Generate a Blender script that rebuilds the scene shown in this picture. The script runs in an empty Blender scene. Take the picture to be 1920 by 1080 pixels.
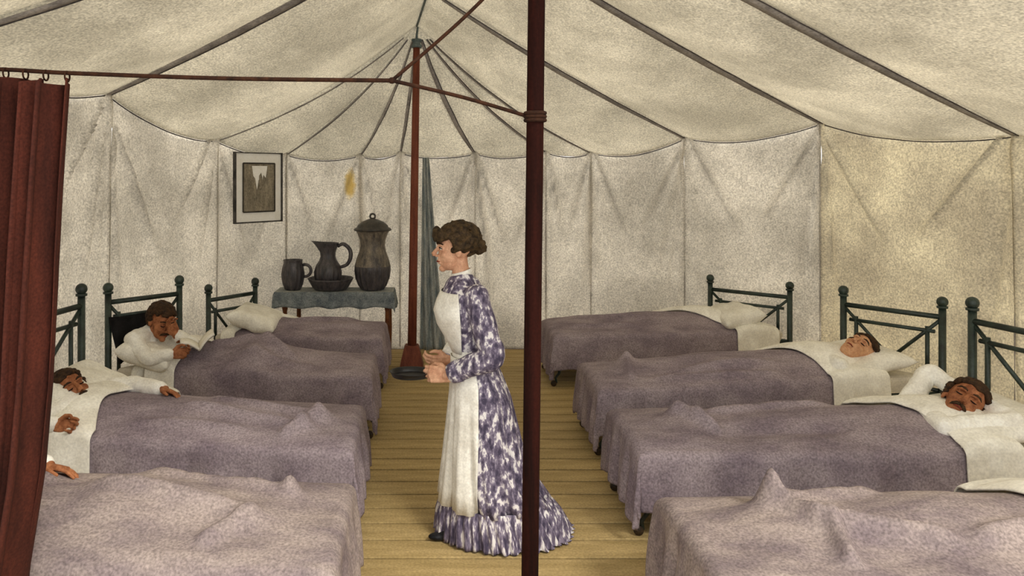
import bpy, bmesh, math, random
from mathutils import Vector, Matrix, noise
random.seed(7)
S = bpy.context.scene
C = S.collection
V = Vector
PI = math.pi

# ------------------------------------------------------------------ camera
F, CX, CY, H = 1400.0, 810.0, 330.0, 1.9       # focal length / vanishing point in pixels of 1920x1080, eye height
cam = bpy.data.cameras.new('camera')
cam.sensor_width = 36.0
cam.lens = 36.0 * F / 1920.0
cam.shift_x = (960 - CX) / 1920.0
cam.shift_y = -(540 - CY) / 1920.0
cam.clip_start = 0.05
cam_o = bpy.data.objects.new('camera', cam)
C.objects.link(cam_o)
cam_o.location = (0, 0, H)
cam_o.rotation_euler = (PI / 2, 0, 0)
S.camera = cam_o

# ------------------------------------------------------------------ light
w = bpy.data.worlds.new('overcast_sky')
S.world = w
w.use_nodes = True
bg = w.node_tree.nodes['Background']
bg.inputs[0].default_value = (1.0, 0.98, 0.945, 1)
bg.inputs[1].default_value = 1.75
sun = bpy.data.lights.new('sun', 'SUN')
sun.energy = 2.6
sun.angle = math.radians(14)
sun.color = (1.0, 0.95, 0.86)
sun_o = bpy.data.objects.new('sun', sun)
C.objects.link(sun_o)
sun_dir = V((-0.40, 0.60, -0.72))               # low sun shining in through the open tent front
sun_o.rotation_euler = sun_dir.to_track_quat('-Z', 'Y').to_euler()
sun_o.location = (-3, -4, 6)

S.view_settings.view_transform = 'Standard'
S.view_settings.look = 'None'
S.view_settings.gamma = 1.0
S.view_settings.use_curve_mapping = False
S.view_settings.exposure = -0.10

# ------------------------------------------------------------------ helpers
def P(px, py, d):
    return V(((px - CX) * d / F, d, H - (py - CY) * d / F))

def lin(c):
    r = []
    for v in c:
        v = v / 255.0
        r.append(v / 12.92 if v <= 0.04045 else ((v + 0.055) / 1.055) ** 2.4)
    return (r[0], r[1], r[2], 1.0)

def lerp(a, b, t):
    return a + (b - a) * t

def smooth(t):
    t = max(0.0, min(1.0, t))
    return t * t * (3 - 2 * t)

def interp(xs, ys, x):
    if x <= xs[0]: return ys[0]
    for i in range(1, len(xs)):
        if x <= xs[i]:
            return lerp(ys[i-1], ys[i], (x - xs[i-1]) / (xs[i] - xs[i-1]))
    return ys[-1]

def mat(name, c1, c2, big=5.0, grain=0.22, gscale=110.0, rough=0.9, bump=0.15, trans=0.0, rand=0.0, spec=0.2, stretch=(1, 1, 1), metallic=0.0):
    """woven / brushed surface: two colours in broad blotches, a fine grain and a little relief"""
    m = bpy.data.materials.new(name)
    m.use_nodes = True
    nt = m.node_tree; N = nt.nodes; L = nt.links
    b = N['Principled BSDF']
    b.inputs['Roughness'].default_value = rough
    b.inputs['Specular IOR Level'].default_value = spec
    b.inputs['Metallic'].default_value = metallic
    tc = N.new('ShaderNodeTexCoord')
    mp = N.new('ShaderNodeMapping'); mp.inputs['Scale'].default_value = stretch
    L.new(tc.outputs['Object'], mp.inputs['Vector'])
    n1 = N.new('ShaderNodeTexNoise'); n1.inputs['Scale'].default_value = big; n1.inputs['Detail'].default_value = 5
    n1.inputs['Roughness'].default_value = 0.62
    n2 = N.new('ShaderNodeTexNoise'); n2.inputs['Scale'].default_value = gscale; n2.inputs['Detail'].default_value = 2
    L.new(mp.outputs[0], n1.inputs['Vector']); L.new(tc.outputs['Object'], n2.inputs['Vector'])
    r1 = N.new('ShaderNodeValToRGB')
    r1.color_ramp.elements[0].position = 0.36; r1.color_ramp.elements[0].color = lin(c1)
    r1.color_ramp.elements[1].position = 0.64; r1.color_ramp.elements[1].color = lin(c2)
    L.new(n1.outputs['Fac'], r1.inputs['Fac'])
    mr = N.new('ShaderNodeMapRange')
    mr.inputs['From Min'].default_value = 0.28; mr.inputs['From Max'].default_value = 0.72
    mr.inputs['To Min'].default_value = 1 - grain; mr.inputs['To Max'].default_value = 1 + grain
    L.new(n2.outputs['Fac'], mr.inputs['Value'])
    mul = N.new('ShaderNodeVectorMath'); mul.operation = 'SCALE'
    L.new(r1.outputs['Color'], mul.inputs[0]); L.new(mr.outputs[0], mul.inputs['Scale'])
    out = mul.outputs[0]
    if rand:
        oi = N.new('ShaderNodeObjectInfo')
        mr2 = N.new('ShaderNodeMapRange'); mr2.inputs['To Min'].default_value = 1 - rand; mr2.inputs['To Max'].default_value = 1 + rand
        L.new(oi.outputs['Random'], mr2.inputs['Value'])
        mu2 = N.new('ShaderNodeVectorMath'); mu2.operation = 'SCALE'
        L.new(out, mu2.inputs[0]); L.new(mr2.outputs[0], mu2.inputs['Scale'])
        out = mu2.outputs[0]
    L.new(out, b.inputs['Base Color'])
    m['col'] = out.node.name
    if bump:
        bp = N.new('ShaderNodeBump'); bp.inputs['Strength'].default_value = bump; bp.inputs['Distance'].default_value = 0.004
        L.new(n2.outputs['Fac'], bp.inputs['Height'])
        L.new(bp.outputs[0], b.inputs['Normal'])
    if trans:
        t = N.new('ShaderNodeBsdfTranslucent'); L.new(out, t.inputs['Color'])
        mx = N.new('ShaderNodeMixShader'); mx.inputs[0].default_value = trans
        L.new(b.outputs[0], mx.inputs[1]); L.new(t.outputs[0], mx.inputs[2])
        L.new(mx.outputs[0], N['Material Output'].inputs['Surface'])
    return m

M = {}
M['canvas'] = mat('canvas', (214, 209, 196), (240, 235, 222), big=1.1, grain=0.30, gscale=70, trans=0.5, bump=0.2)
M['wall_canvas'] = mat('wall_canvas', (214, 209, 199), (241, 236, 226), big=1.5, grain=0.30, gscale=70, trans=0.5, bump=0.2)
M['wall_aged'] = mat('wall_aged', (214, 206, 188), (241, 234, 214), big=1.5, grain=0.30, gscale=70, trans=0.5, bump=0.2)
M['seam'] = mat('seam_shade_strip', (150, 144, 140), (190, 183, 176), big=6, grain=0.25, gscale=60, trans=0.2)  # grey of the upright wall seams and of the shade painted along roof seams
M['seam_line'] = mat('seam_line', (66, 62, 62), (96, 90, 88), big=9, grain=0.3, gscale=60)
M['blue_flap'] = mat('blue_flap', (112, 124, 128), (176, 178, 172), big=9, grain=0.2, gscale=60, stretch=(3, 3, .4))
M['blanket'] = mat('blanket', (124, 111, 119), (156, 143, 147), big=4.5, grain=0.34, gscale=95, stretch=(.7, 1.6, 1), bump=0.3)
M['blanket_b'] = mat('blanket_worn', (122, 109, 111), (158, 144, 138), big=4.5, grain=0.34, gscale=95, stretch=(.7, 1.6, 1), bump=0.3)
M['sheet'] = mat('sheet', (228, 223, 209), (251, 248, 237), big=7, grain=0.12, gscale=80)
M['pillow'] = mat('pillow_case', (228, 223, 209), (252, 249, 238), big=6, grain=0.12, gscale=80)
M['mattress'] = mat('mattress', (196, 188, 172), (226, 218, 200), big=6, grain=0.12)
M['shirt'] = mat('nightshirt', (230, 225, 213), (252, 250, 241), big=9, grain=0.12, gscale=90)
M['iron'] = mat('green_iron', (24, 34, 29), (48, 62, 54), big=12, grain=0.3, gscale=120, rough=0.45, spec=0.5)
M['caster'] = mat('caster_iron', (40, 32, 24), (70, 56, 40), big=20, grain=0.2, rough=0.5)
M['plank'] = mat('floor_plank', (154, 132, 86), (182, 158, 110), big=3, grain=0.2, gscale=80, rough=0.7, rand=0.09, stretch=(.5, 4, 1))
M['subfloor'] = mat('subfloor', (46, 26, 10), (60, 36, 16), big=8)
M['curtain'] = mat('curtain', (50, 22, 15), (78, 36, 25), big=5, grain=0.28, gscale=110, stretch=(2, 2, .4), bump=0.3)
M['rope'] = mat('rope', (36, 19, 10), (60, 34, 19), big=30, grain=0.3)
M['pole_dark'] = mat('pole_dark', (24, 9, 6), (44, 16, 10), big=6, grain=0.2, stretch=(4, 4, .3), rough=0.85, spec=0.08)
M['pole_brown'] = mat('pole_brown', (92, 46, 32), (122, 66, 46), big=6, grain=0.2, stretch=(4, 4, .4), rough=0.6)
M['pole_metal'] = mat('pole_metal', (70, 82, 82), (104, 114, 112), big=12, rough=0.5)
M['skin_m'] = mat('skin_tan', (128, 76, 48), (176, 116, 78), big=26, grain=0.18, gscale=150, rough=0.65)
M['skin_pale'] = mat('skin_pale', (190, 136, 98), (216, 168, 128), big=26, grain=0.16, gscale=150, rough=0.65)
M['skin_n'] = mat('skin_fair', (188, 138, 108), (220, 174, 142), big=22, grain=0.12, gscale=150, rough=0.6)
M['hair'] = mat('hair_brown', (36, 24, 16), (70, 48, 28), big=40, grain=0.3, gscale=160, rough=0.7)
M['hair_n'] = mat('hair_curly', (34, 25, 15), (78, 60, 36), big=34, grain=0.35, gscale=140, rough=0.7)
M['lash'] = mat('lash', (20, 12, 10), (36, 20, 16), big=30)
M['lip'] = mat('lip', (108, 44, 34), (140, 62, 48), big=40)
M['eye'] = mat('eyeball', (214, 206, 190), (232, 226, 212), big=40, rough=0.3, grain=0.03)
M['iris'] = mat('iris', (26, 18, 14), (42, 28, 20), big=40, rough=0.3)
M['apron'] = mat('apron', (222, 217, 204), (250, 248, 238), big=9, grain=0.12, gscale=90)
M['black'] = mat('black_cloth', (16, 15, 15), (34, 32, 32), big=8, grain=0.3)
M['shoe'] = mat('shoe', (16, 16, 18), (34, 34, 38), big=20, rough=0.4)
M['tray'] = mat('tray', (16, 14, 14), (32, 30, 30), big=20, rough=0.4, spec=0.4)
M['pewter'] = mat('pewter', (48, 46, 50), (88, 82, 82), big=14, grain=0.25, gscale=100, rough=0.45, spec=0.5, stretch=(2, 2, .5))
M['urn'] = mat('urn_glaze', (70, 66, 64), (142, 130, 112), big=9, grain=0.25, gscale=100, rough=0.5, spec=0.4, stretch=(2, 2, .6))
M['urn_lid'] = mat('urn_lid', (40, 38, 36), (74, 68, 60), big=14, grain=0.25, rough=0.45, spec=0.5)
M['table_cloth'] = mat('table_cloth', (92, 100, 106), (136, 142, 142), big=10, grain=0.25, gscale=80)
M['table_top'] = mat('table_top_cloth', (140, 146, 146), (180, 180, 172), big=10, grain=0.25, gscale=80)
M['table_wood'] = mat('table_wood', (92, 52, 28), (124, 76, 44), big=10, rough=0.6)
M['frame_black'] = mat('frame_black', (58, 56, 54), (92, 88, 84), big=14)
M['frame_white'] = mat('mount_white', (244, 241, 232), (252, 250, 244), big=12, grain=0.06)
M['paper'] = mat('page', (226, 220, 204), (248, 244, 232), big=10, grain=0.08)
M['book_cover'] = mat('book_cover', (120, 112, 104), (150, 142, 132), big=10)

# the little yellow-ochre stain on the rear canvas, a real stain with a shape of its own
def stain(m, centre, rad):
    nt = m.node_tree; N = nt.nodes; L = nt.links
    tc = N.new('ShaderNodeTexCoord')
    mp = N.new('ShaderNodeVectorMath'); mp.operation = 'SUBTRACT'; mp.inputs[1].default_value = centre
    L.new(tc.outputs['Object'], mp.inputs[0])
    ns = N.new('ShaderNodeTexNoise'); ns.inputs['Scale'].default_value = 14; L.new(tc.outputs['Object'], ns.inputs['Vector'])
    sc = N.new('ShaderNodeVectorMath'); sc.operation = 'MULTIPLY'; sc.inputs[1].default_value = (1/rad[0], 0, 1/rad[1])
    L.new(mp.outputs[0], sc.inputs[0])
    ln = N.new('ShaderNodeVectorMath'); ln.operation = 'LENGTH'; L.new(sc.outputs[0], ln.inputs[0])
    ad = N.new('ShaderNodeMath'); ad.operation = 'ADD'; L.new(ln.outputs['Value'], ad.inputs[0]); L.new(ns.outputs['Fac'], ad.inputs[1])
    mr = N.new('ShaderNodeMapRange'); mr.inputs['From Min'].default_value = 1.0; mr.inputs['From Max'].default_value = 1.5
    mr.inputs['To Min'].default_value = 0.75; mr.inputs['To Max'].default_value = 0.0
    L.new(ad.outputs[0], mr.inputs['Value'])
    mx = N.new('ShaderNodeMix'); mx.data_type = 'RGBA'
    src = N[m['col']].outputs[0]
    L.new(mr.outputs[0], mx.inputs['Factor']); L.new(src, mx.inputs['A']); mx.inputs['B'].default_value = lin((222, 196, 112))
    for lk in list(L):
        if lk.from_socket == src and lk.to_socket.name in ('Base Color', 'Color'):
            ts = lk.to_socket; L.remove(lk); L.new(mx.outputs['Result'], ts)
M['wall_stain'] = mat('wall_canvas_stained', (214, 209, 199), (241, 236, 226), big=1.5, grain=0.30, gscale=70, trans=0.5, bump=0.2)
stain(M['wall_stain'], P(655, 345, 8.1), (0.07, 0.2))

# sprigged purple and white print of the dress
def print_mat(name, stripes):
    m = bpy.data.materials.new(name); m.use_nodes = True
    nt = m.node_tree; N = nt.nodes; L = nt.links
    b = N['Principled BSDF']; b.inputs['Roughness'].default_value = 0.9; b.inputs['Specular IOR Level'].default_value = 0.15
    tc = N.new('ShaderNodeTexCoord')
    mp = N.new('ShaderNodeMapping'); mp.inputs['Scale'].default_value = (1, 1, 0.55) if not stripes else (1.4, 1.4, 0.3)
    L.new(tc.outputs['Object'], mp.inputs['Vector'])
    n0 = N.new('ShaderNodeTexNoise'); n0.inputs['Scale'].default_value = 36; n0.inputs['Detail'].default_value = 3; n0.inputs['Roughness'].default_value = 0.6
    L.new(mp.outputs[0], n0.inputs['Vector'])
    r = N.new('ShaderNodeValToRGB')
    e = r.color_ramp.elements
    e[0].position = 0.46; e[0].color = lin((104, 95, 114))
    e[1].position = 0.62; e[1].color = lin((226, 222, 220))
    k = e.new(0.55); k.color = lin((142, 133, 150))
    k = e.new(0.585); k.color = lin((210, 204, 206))
    k = e.new(0.36); k.color = lin((70, 64, 82))
    L.new(n0.outputs['Fac'], r.inputs['Fac'])
    L.new(r.outputs['Color'], b.inputs['Base Color'])
    return m
M['dress'] = print_mat('sprigged_print', False)
M['dress_hem'] = print_mat('sprigged_print_flounce', True)

def link(o, parent=None):
    C.objects.link(o)
    if parent is not None:
        o.parent = parent
        o.matrix_parent_inverse = Matrix.Translation(-V(world_loc(parent)))
    return o

def world_loc(o):
    # all objects here are only translated; a child's own location is kept in world space
    return o['base'] if 'base' in o else (0, 0, 0)

def tag(o, label, cat, group=None):
    o['label'] = label; o['category'] = cat
    if group: o['group'] = group
    return o

def empty(name, loc, label=None, cat=None, group=None, structure=False):
    o = bpy.data.objects.new(name, None)
    o.empty_display_size = 0.1
    o.location = loc
    o['base'] = tuple(loc)
    C.objects.link(o)
    if label: tag(o, label, cat, group)
    if structure: o['kind'] = 'structure'
    return o

def make(name, me, m, parent=None, base=None, smooth_shade=True, solid=0.0, extra=()):
    """link a mesh given in world coordinates; a top-level one gets its origin at base"""
    o = bpy.data.objects.new(name, me)
    for mm in ([m] if not isinstance(m, (list, tuple)) else m):
        me.materials.append(mm)
    if smooth_shade:
        for p in me.polygons: p.use_smooth = True
    if parent is not None:
        link(o, parent)
        if parent.parent is not None:
            o.matrix_parent_inverse = Matrix.Identity(4)
    else:
        if base is not None:
            me.transform(Matrix.Translation(-V(base)))
            o.location = base
            o['base'] = tuple(base)
        C.objects.link(o)
    if solid:
        md = o.modifiers.new('thickness', 'SOLIDIFY'); md.thickness = solid; md.offset = 0
    return o

def sub(name, me, m, part, **k):
    """a sub-part: its parent part is itself a child whose frame is the world frame"""
    return make(name, me, m, part, **k)

def mesh(verts, faces, name='m'):
    me = bpy.data.meshes.new(name)
    me.from_pydata([tuple(v) for v in verts], [], faces)
    me.update()
    return me

def grid(rows, close_v=False, close_u=False, cap=False):
    nu = len(rows); nv = len(rows[0])
    vs = [p for r in rows for p in r]
    fs = []
    for i in range(nu if close_u else nu - 1):
        for j in range(nv if close_v else nv - 1):
            i2 = (i + 1) % nu; j2 = (j + 1) % nv
            fs.append((i*nv+j, i*nv+j2, i2*nv+j2, i2*nv+j))
    if cap:
        fs.append(tuple(range(nv))[::-1]); fs.append(tuple((nu-1)*nv + j for j in range(nv)))
    return vs, fs

class MB:
    def __init__(s): s.v = []; s.f = []
    def add(s, vs, fs):
        n = len(s.v); s.v += [V(p) for p in vs]; s.f += [tuple(i + n for i in f) for f in fs]; return s
    def mesh(s): return mesh(s.v, s.f)
    def tube(s, pts, radii, n=10, flat=None):
        pts = [V(p) for p in pts]
        if not isinstance(radii, (list, tuple)): radii = [radii] * len(pts)
        rows = []; up = None
        for i, p in enumerate(pts):
            d = (pts[min(i+1, len(pts)-1)] - pts[max(i-1, 0)])
            if d.length < 1e-9: d = V((0, 0, 1))
            d.normalize()
            if up is None:
                up = V((0, 0, 1)) if abs(d.z) < 0.9 else V((0, 1, 0))
            sd = d.cross(up).normalized(); up = sd.cross(d).normalized()
            r = radii[i]
            rows.append([p + sd * (r * math.cos(2*PI*k/n)) + up * (r * (flat or 1) * math.sin(2*PI*k/n)) for k in range(n)])
        vs, fs = grid(rows, close_v=True, cap=True)
        return s.add(vs, fs)
    def ball(s, c, r, n=14, m=9, rot=None):
        c = V(c)
        if not isinstance(r, (list, tuple)): r = (r, r, r)
        rows = []
        for i in range(m + 1):
            th = PI * (i + 0.02) / (m + 0.04)
            row = []
            for k in range(n):
                q = V((r[0]*math.sin(th)*math.cos(2*PI*k/n), r[1]*math.sin(th)*math.sin(2*PI*k/n), r[2]*math.cos(th)))
                if rot is not None: q = rot @ q
                row.append(c + q)
            rows.append(row)
        vs, fs = grid(rows, close_v=True, cap=True)
        return s.add(vs, [f[::-1] for f in fs])
    def box(s, c, size, rot=None):
        c = V(c); hx, hy, hz = size[0]/2, size[1]/2, size[2]/2
        vs = []
        for x, y, z in ((-1,-1,-1),(1,-1,-1),(1,1,-1),(-1,1,-1),(-1,-1,1),(1,-1,1),(1,1,1),(-1,1,1)):
            q = V((x*hx, y*hy, z*hz))
            if rot is not None: q = rot @ q
            vs.append(c + q)
        return s.add(vs, [(0,3,2,1),(4,5,6,7),(0,1,5,4),(1,2,6,5),(2,3,7,6),(3,0,4,7)])
    def lathe(s, c, prof, n=40, flute=None):
        """prof: (radius, z) pairs; flute(z)->(amplitude, count)"""
        c = V(c); rows = []
        for r, z in prof:
            row = []
            for k in range(n):
                a = 2*PI*k/n; rr = r
                if flute:
                    am, cnt = flute(z); rr = r * (1 + am * abs(math.sin(cnt * a / 2)) - am)
                row.append(c + V((rr*math.cos(a), rr*math.sin(a), z)))
            rows.append(row)
        vs, fs = grid(rows, close_v=True, cap=True)
        return s.add(vs, fs)
    def torus(s, c, R, r, axis='y', n=24, m=8, a0=0, a1=2*PI, rot=None):
        pts = []
        for i in range(n + 1):
            a = lerp(a0, a1, i / n)
            q = {'y': V((R*math.cos(a), 0, R*math.sin(a))), 'x': V((0, R*math.cos(a), R*math.sin(a))), 'z': V((R*math.cos(a), R*math.sin(a), 0))}[axis]
            if rot is not None: q = rot @ q
            pts.append(V(c) + q)
        return s.tube(pts, r, m)

def catmull(pts, n=8):
    pts = [V(p) for p in pts]
    out = []
    for i in range(len(pts) - 1):
        p0 = pts[max(i-1, 0)]; p1 = pts[i]; p2 = pts[i+1]; p3 = pts[min(i+2, len(pts)-1)]
        for k in range(n):
            t = k / n
            out.append(0.5 * ((2*p1) + (p2-p0)*t + (2*p0-5*p1+4*p2-p3)*t*t + (3*p1-p0-3*p2+p3)*t**3))
    out.append(pts[-1])
    return out

def remesh(mb, voxel, it=2, fac=0.5):
    """fuse overlapping solids into one continuous skin"""
    me = mb.mesh() if isinstance(mb, MB) else mb
    o = bpy.data.objects.new('tmp', me); C.objects.link(o)
    md = o.modifiers.new('r', 'REMESH'); md.mode = 'VOXEL'; md.voxel_size = voxel; md.use_smooth_shade = True
    if it:
        sm = o.modifiers.new('s', 'SMOOTH'); sm.factor = fac; sm.iterations = it
    dg = bpy.context.evaluated_depsgraph_get(); dg.update()
    r = bpy.data.meshes.new_from_object(o.evaluated_get(dg))
    bpy.data.objects.remove(o); bpy.data.meshes.remove(me)
    return r

def crumple(me, fn):
    cs = [(v.co.copy(), v.normal.copy()) for v in me.vertices]
    flat = []
    for c, n in cs:
        q = c + n * fn(c); flat += [q.x, q.y, q.z]
    me.vertices.foreach_set('co', flat); me.update()

def join_meshes(ms):
    bm = bmesh.new()
    for m in ms: bm.from_mesh(m)
    me = bpy.data.meshes.new('joined'); bm.to_mesh(me); bm.free()
    for m in ms: bpy.data.meshes.remove(m)
    return me

# ------------------------------------------------------------------ floor of boards
fl = make('floor', MB().box((0.75, 4.9, -0.045), (7.6, 8.2, 0.03)).mesh(), M['subfloor'], smooth_shade=False)
fl['kind'] = 'structure'
fl['base'] = (0, 0, 0)
PW = 0.187
plank_me = None
y = 8.20
k = 0
def plank_mesh(seed):
    rnd = random.Random(seed)
    n = 24; rows = []
    w2 = PW/2 - 0.0100
    prof = [(-w2, -0.03), (-w2, -0.003), (-w2 + 0.003, 0), (w2 - 0.003, 0), (w2, -0.003), (w2, -0.03)]
    for i in range(n + 1):
        x = -2.9 + 7.3 * i / n
        dy = 0.003 * noise.noise(V((x*1.3, seed*7.1, 0)))
        dw = 1 + 0.02 * noise.noise(V((x*1.1, seed*3.3, 5)))
        rows.append([V((x, py*dw + dy, pz)) for py, pz in prof])
    vs, fs = grid(rows, close_v=True, cap=True)
    me = mesh(vs, fs); me.materials.append(M['plank']); return me
pms = [plank_mesh(i) for i in range(5)]
while y > 1.2:
    o = bpy.data.objects.new('plank', pms[k % 5]); C.objects.link(o); o.parent = fl
    o.location = (0.02 * ((k * 7) % 5), y - PW/2, 0)
    y -= PW; k += 1

# ------------------------------------------------------------------ tent
eave = [  # plan nodes round the tent wall: (X, Y, eave height, ridge key)
    (-2.72, 1.6, 2.50, 'N5'),
    (-2.65, 3.8, 2.55, 'N3'),
    (-2.61, 6.0, 2.56, 'N2'),
    (-2.12, 7.32, 2.25, 'N0'),
    (-1.57, 8.0, 2.135, 'N0'),
    (-0.79, 8.18, 2.13, 'N0'),
    (-0.35, 8.2, 2.16, 'N0'),
    (0.47, 8.2, 2.155, 'N0'),
    (1.25, 8.2, 2.17, 'N0'),
    (1.74, 8.16, 2.16, 'N0'),
    (2.61, 7.7, 2.296, 'N1'),
    (3.65, 7.0, 2.40, 'N2'),
    (4.27, 5.45, 2.20, 'N3'),
    (4.45, 3.5, 2.25, 'N4'),
    (4.45, 1.6, 2.25, 'N5')]
ridge = {'N0': V((-0.15, 7.39, 3.40)), 'N1': V((-0.03, 6.2, 3.46)), 'N2': V((0.12, 4.6, 3.56)),
         'N3': V((0.22, 3.75, 3.60)), 'N4': V((0.33, 2.7, 3.64)), 'N5': V((0.40, 1.6, 3.66))}
order = ['N0', 'N1', 'N2', 'N3', 'N4', 'N5']

def seam_pt(i, s):
    X, Y, Z, key = eave[i]
    a = ridge[key]; b = V((X, Y, Z))
    p = a.lerp(b, s)
    sag = 0.17 if key == 'N0' else 0.07
    p.z -= sag * 4 * s * (1 - s) * (1 - 0.35 * s)
    return p

def ridge_between(k1, k2, t):
    i1, i2 = order.index(k1), order.index(k2)
    if i1 == i2: return ridge[k1].copy()
    f = lerp(i1, i2, t)
    i = int(min(max(math.floor(f), 0), len(order) - 2))
    # spread by distance along Y so that the ridge stays one line
    y = lerp(ridge[k1].y, ridge[k2].y, t)
    for j in range(len(order) - 1):
        a, b = ridge[order[j]], ridge[order[j+1]]
        if b.y <= y <= a.y + 1e-6:
            return a.lerp(b, (a.y - y) / (a.y - b.y))
    return ridge[k1].lerp(ridge[k2], t)

ceil = empty('ceiling', (0.4, 4.9, 3.4), structure=True)
seamed = set()
for i in range(len(eave) - 1):
    e0, e1 = eave[i], eave[i+1]
    wid = (V(e0[:2]) - V(e1[:2])).length
    rows = []
    ns, ntt = 36, 22
    hip = e0[3] == 'N0' and e1[3] == 'N0'
    for a in range(ns + 1):
        s = a / ns
        row = []
        for b in range(ntt + 1):
            t = b / ntt
            r0 = ridge_between(e0[3], e1[3], t)
            pe = V(e0[:3]).lerp(V(e1[:3]), t)
            p = r0.lerp(pe, s)
            # follow the sagging seams on both sides
            d0 = seam_pt(i, s) - ridge[e0[3]].lerp(V(e0[:3]), s)
            d1 = seam_pt(i+1, s) - ridge[e1[3]].lerp(V(e1[:3]), s)
            p += d0.lerp(d1, t)
            bell = 4 * t * (1 - t)
            # cloth hangs slack between the seams, most near the eave, where its edge dips in a curve
            p.z -= bell * (0.035 * s ** 3 + (0.05 if hip else 0.11) * smooth(s * 1.6) * (1 - .45 * s) * min(1, wid))
            p.z += 0.012 * noise.noise(p * 2.3) * bell
            for tt in (0.0, 1.0):
                q = abs(t - tt) * wid * (0.15 + s)
                p.z += 0.028 * math.exp(-(q / 0.07) ** 2) * smooth(s * 6) * smooth((1 - s) * 8)
            row.append(p)
        rows.append(row)
    vs, fs = grid(rows)
    make('canvas_panel', mesh(vs, fs), M['canvas'], ceil, solid=0.006)
    # corded edge of the roof along the eave
    pts = [rows[-1][b] + V((0, 0, -0.012)) for b in range(ntt + 1)]
    make('eave_cord', MB().tube(pts, 0.0055, 6).mesh(), M['seam_line'], ceil)
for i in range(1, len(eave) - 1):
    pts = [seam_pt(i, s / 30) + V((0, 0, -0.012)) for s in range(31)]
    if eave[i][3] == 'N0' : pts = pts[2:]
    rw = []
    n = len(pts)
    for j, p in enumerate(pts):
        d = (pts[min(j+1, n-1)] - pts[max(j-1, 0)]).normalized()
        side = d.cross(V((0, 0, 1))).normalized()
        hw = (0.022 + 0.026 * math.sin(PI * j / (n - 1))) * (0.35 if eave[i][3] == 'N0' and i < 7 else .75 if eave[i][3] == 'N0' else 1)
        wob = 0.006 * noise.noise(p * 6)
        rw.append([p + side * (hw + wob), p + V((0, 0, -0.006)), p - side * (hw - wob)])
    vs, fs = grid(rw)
    make('seam_shade_strip', mesh(vs, fs), M['seam'], ceil, solid=0.004)  # added grey strip that paints the soft shade beside the roof seam
    make('seam_cord', MB().tube([q[0] + V((0, 0, -0.004)) for q in rw], [0.0042 + 0.002 * noise.noise(p * 5) for p in pts], 6).mesh(), M['seam_line'], ceil)
rp = [ridge[k] + V((0, 0, -0.015)) for k in order]
make('ridge_rope', MB().tube(catmull(rp, 6), 0.011, 8).mesh(), M['pole_metal'], ceil)

walls = {k_: empty('wall_' + k_, p_, structure=True) for k_, p_ in (('left', (-2.6, 4, 0)), ('left_rear', (-2.1, 7.3, 0)), ('back', (0, 8.2, 0)), ('right_rear', (2.6, 7.7, 0)), ('right', (4.2, 5, 0)))}
def seg_dist(p, a, b):
    ab = b - a; t = max(0, min(1, (p - a).dot(ab) / ab.dot(ab)))
    return (p - (a + ab * t)).length, t
for i in range(len(eave) - 1):
    e0, e1 = V(eave[i][:3]), V(eave[i+1][:3])
    side = 'left' if i < 2 else 'left_rear' if i < 4 else 'back' if i < 9 else 'right_rear' if i < 11 else 'right'
    base0, base1 = V((e0.x, e0.y, 0)), V((e1.x, e1.y, 0))
    wid = (base1 - base0).length
    outv = V(((base1 - base0).y, -(base1 - base0).x, 0)).normalized()
    if outv.dot((base0 + base1)/2 - V((0.5, 4.5, 0))) < 0: outv = -outv
    rnd = random.Random(i * 13 + 3)
    hh = (e0.z + e1.z) / 2
    folds = []   # (x0,z0)->(x1,z1) in metres across/up, amplitude, width
    cx = wid * rnd.uniform(0.42, 0.58)
    folds += [((0.02, hh), (cx, hh * rnd.uniform(.42, .55)), -0.06, 0.024), ((wid - 0.02, hh), (cx, hh * rnd.uniform(.42, .55)), -0.06, 0.024)]
    for q in range(3):
        folds.append(((0.0, hh), (wid * rnd.uniform(.05, .3), hh * rnd.uniform(0, .4)), rnd.uniform(-.055, .035), 0.028))
        folds.append(((wid, hh), (wid * rnd.uniform(.7, .95), hh * rnd.uniform(0, .4)), rnd.uniform(-.055, .035), 0.028))
    nu = max(14, int(wid / 0.03)); nv = 60
    rows = []
    for a in range(nv + 1):
        v = a / nv
        row = []
        for b in range(nu + 1):
            u = b / nu
            top = e0.lerp(e1, u)
            bell = 4 * u * (1 - u)
            ztop = top.z - bell * 0.075 + 0.02
            p = base0.lerp(base1, u)
            p.z = ztop * v
            d = 0.05 * bell * math.sin(PI * v) + 0.02
            q = V((u * wid, p.z))
            for (A, B, am, wd) in folds:
                ds, t = seg_dist(q, V(A), V(B))
                d += am * math.exp(-(ds / (wd * (0.6 + t))) ** 2) * smooth((1 - t) * 2.5) * smooth(t * 8 + .1)
            for xx in (0, wid):
                d += -0.05 * math.exp(-(abs(u * wid - xx) / 0.04) ** 2) * (0.3 + 0.7 * smooth(v * 1.5))
            d += 0.02 * noise.noise(V((u * wid * 2.2 + i * 9, p.z * 1.1, 0))) * min(1, bell * 2)
            d += 0.008 * noise.noise(V((u * wid * 9 + i * 9, p.z * 2.2, 4))) * min(1, bell * 2)
            row.append(p + outv * d)
        rows.append(row)
    vs, fs = grid(rows)
    m = M['wall_stain'] if i == 4 else (M['wall_aged'] if i >= 11 else M['wall_canvas'])
    make('canvas_panel', mesh(vs, fs), m, walls[side], solid=0.005)
    if i > 0:   # stitched upright seam
        pts = [V((e0.x, e0.y, 0.03 + (e0.z - 0.05) * q / 12)) + outv * -0.018 for q in range(13)]
        make('wall_seam', MB().tube(pts, [0.004 + 0.0025 * math.sin(q * 2.1) for q in range(13)], 6).mesh(), M['seam'], walls[side])

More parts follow.
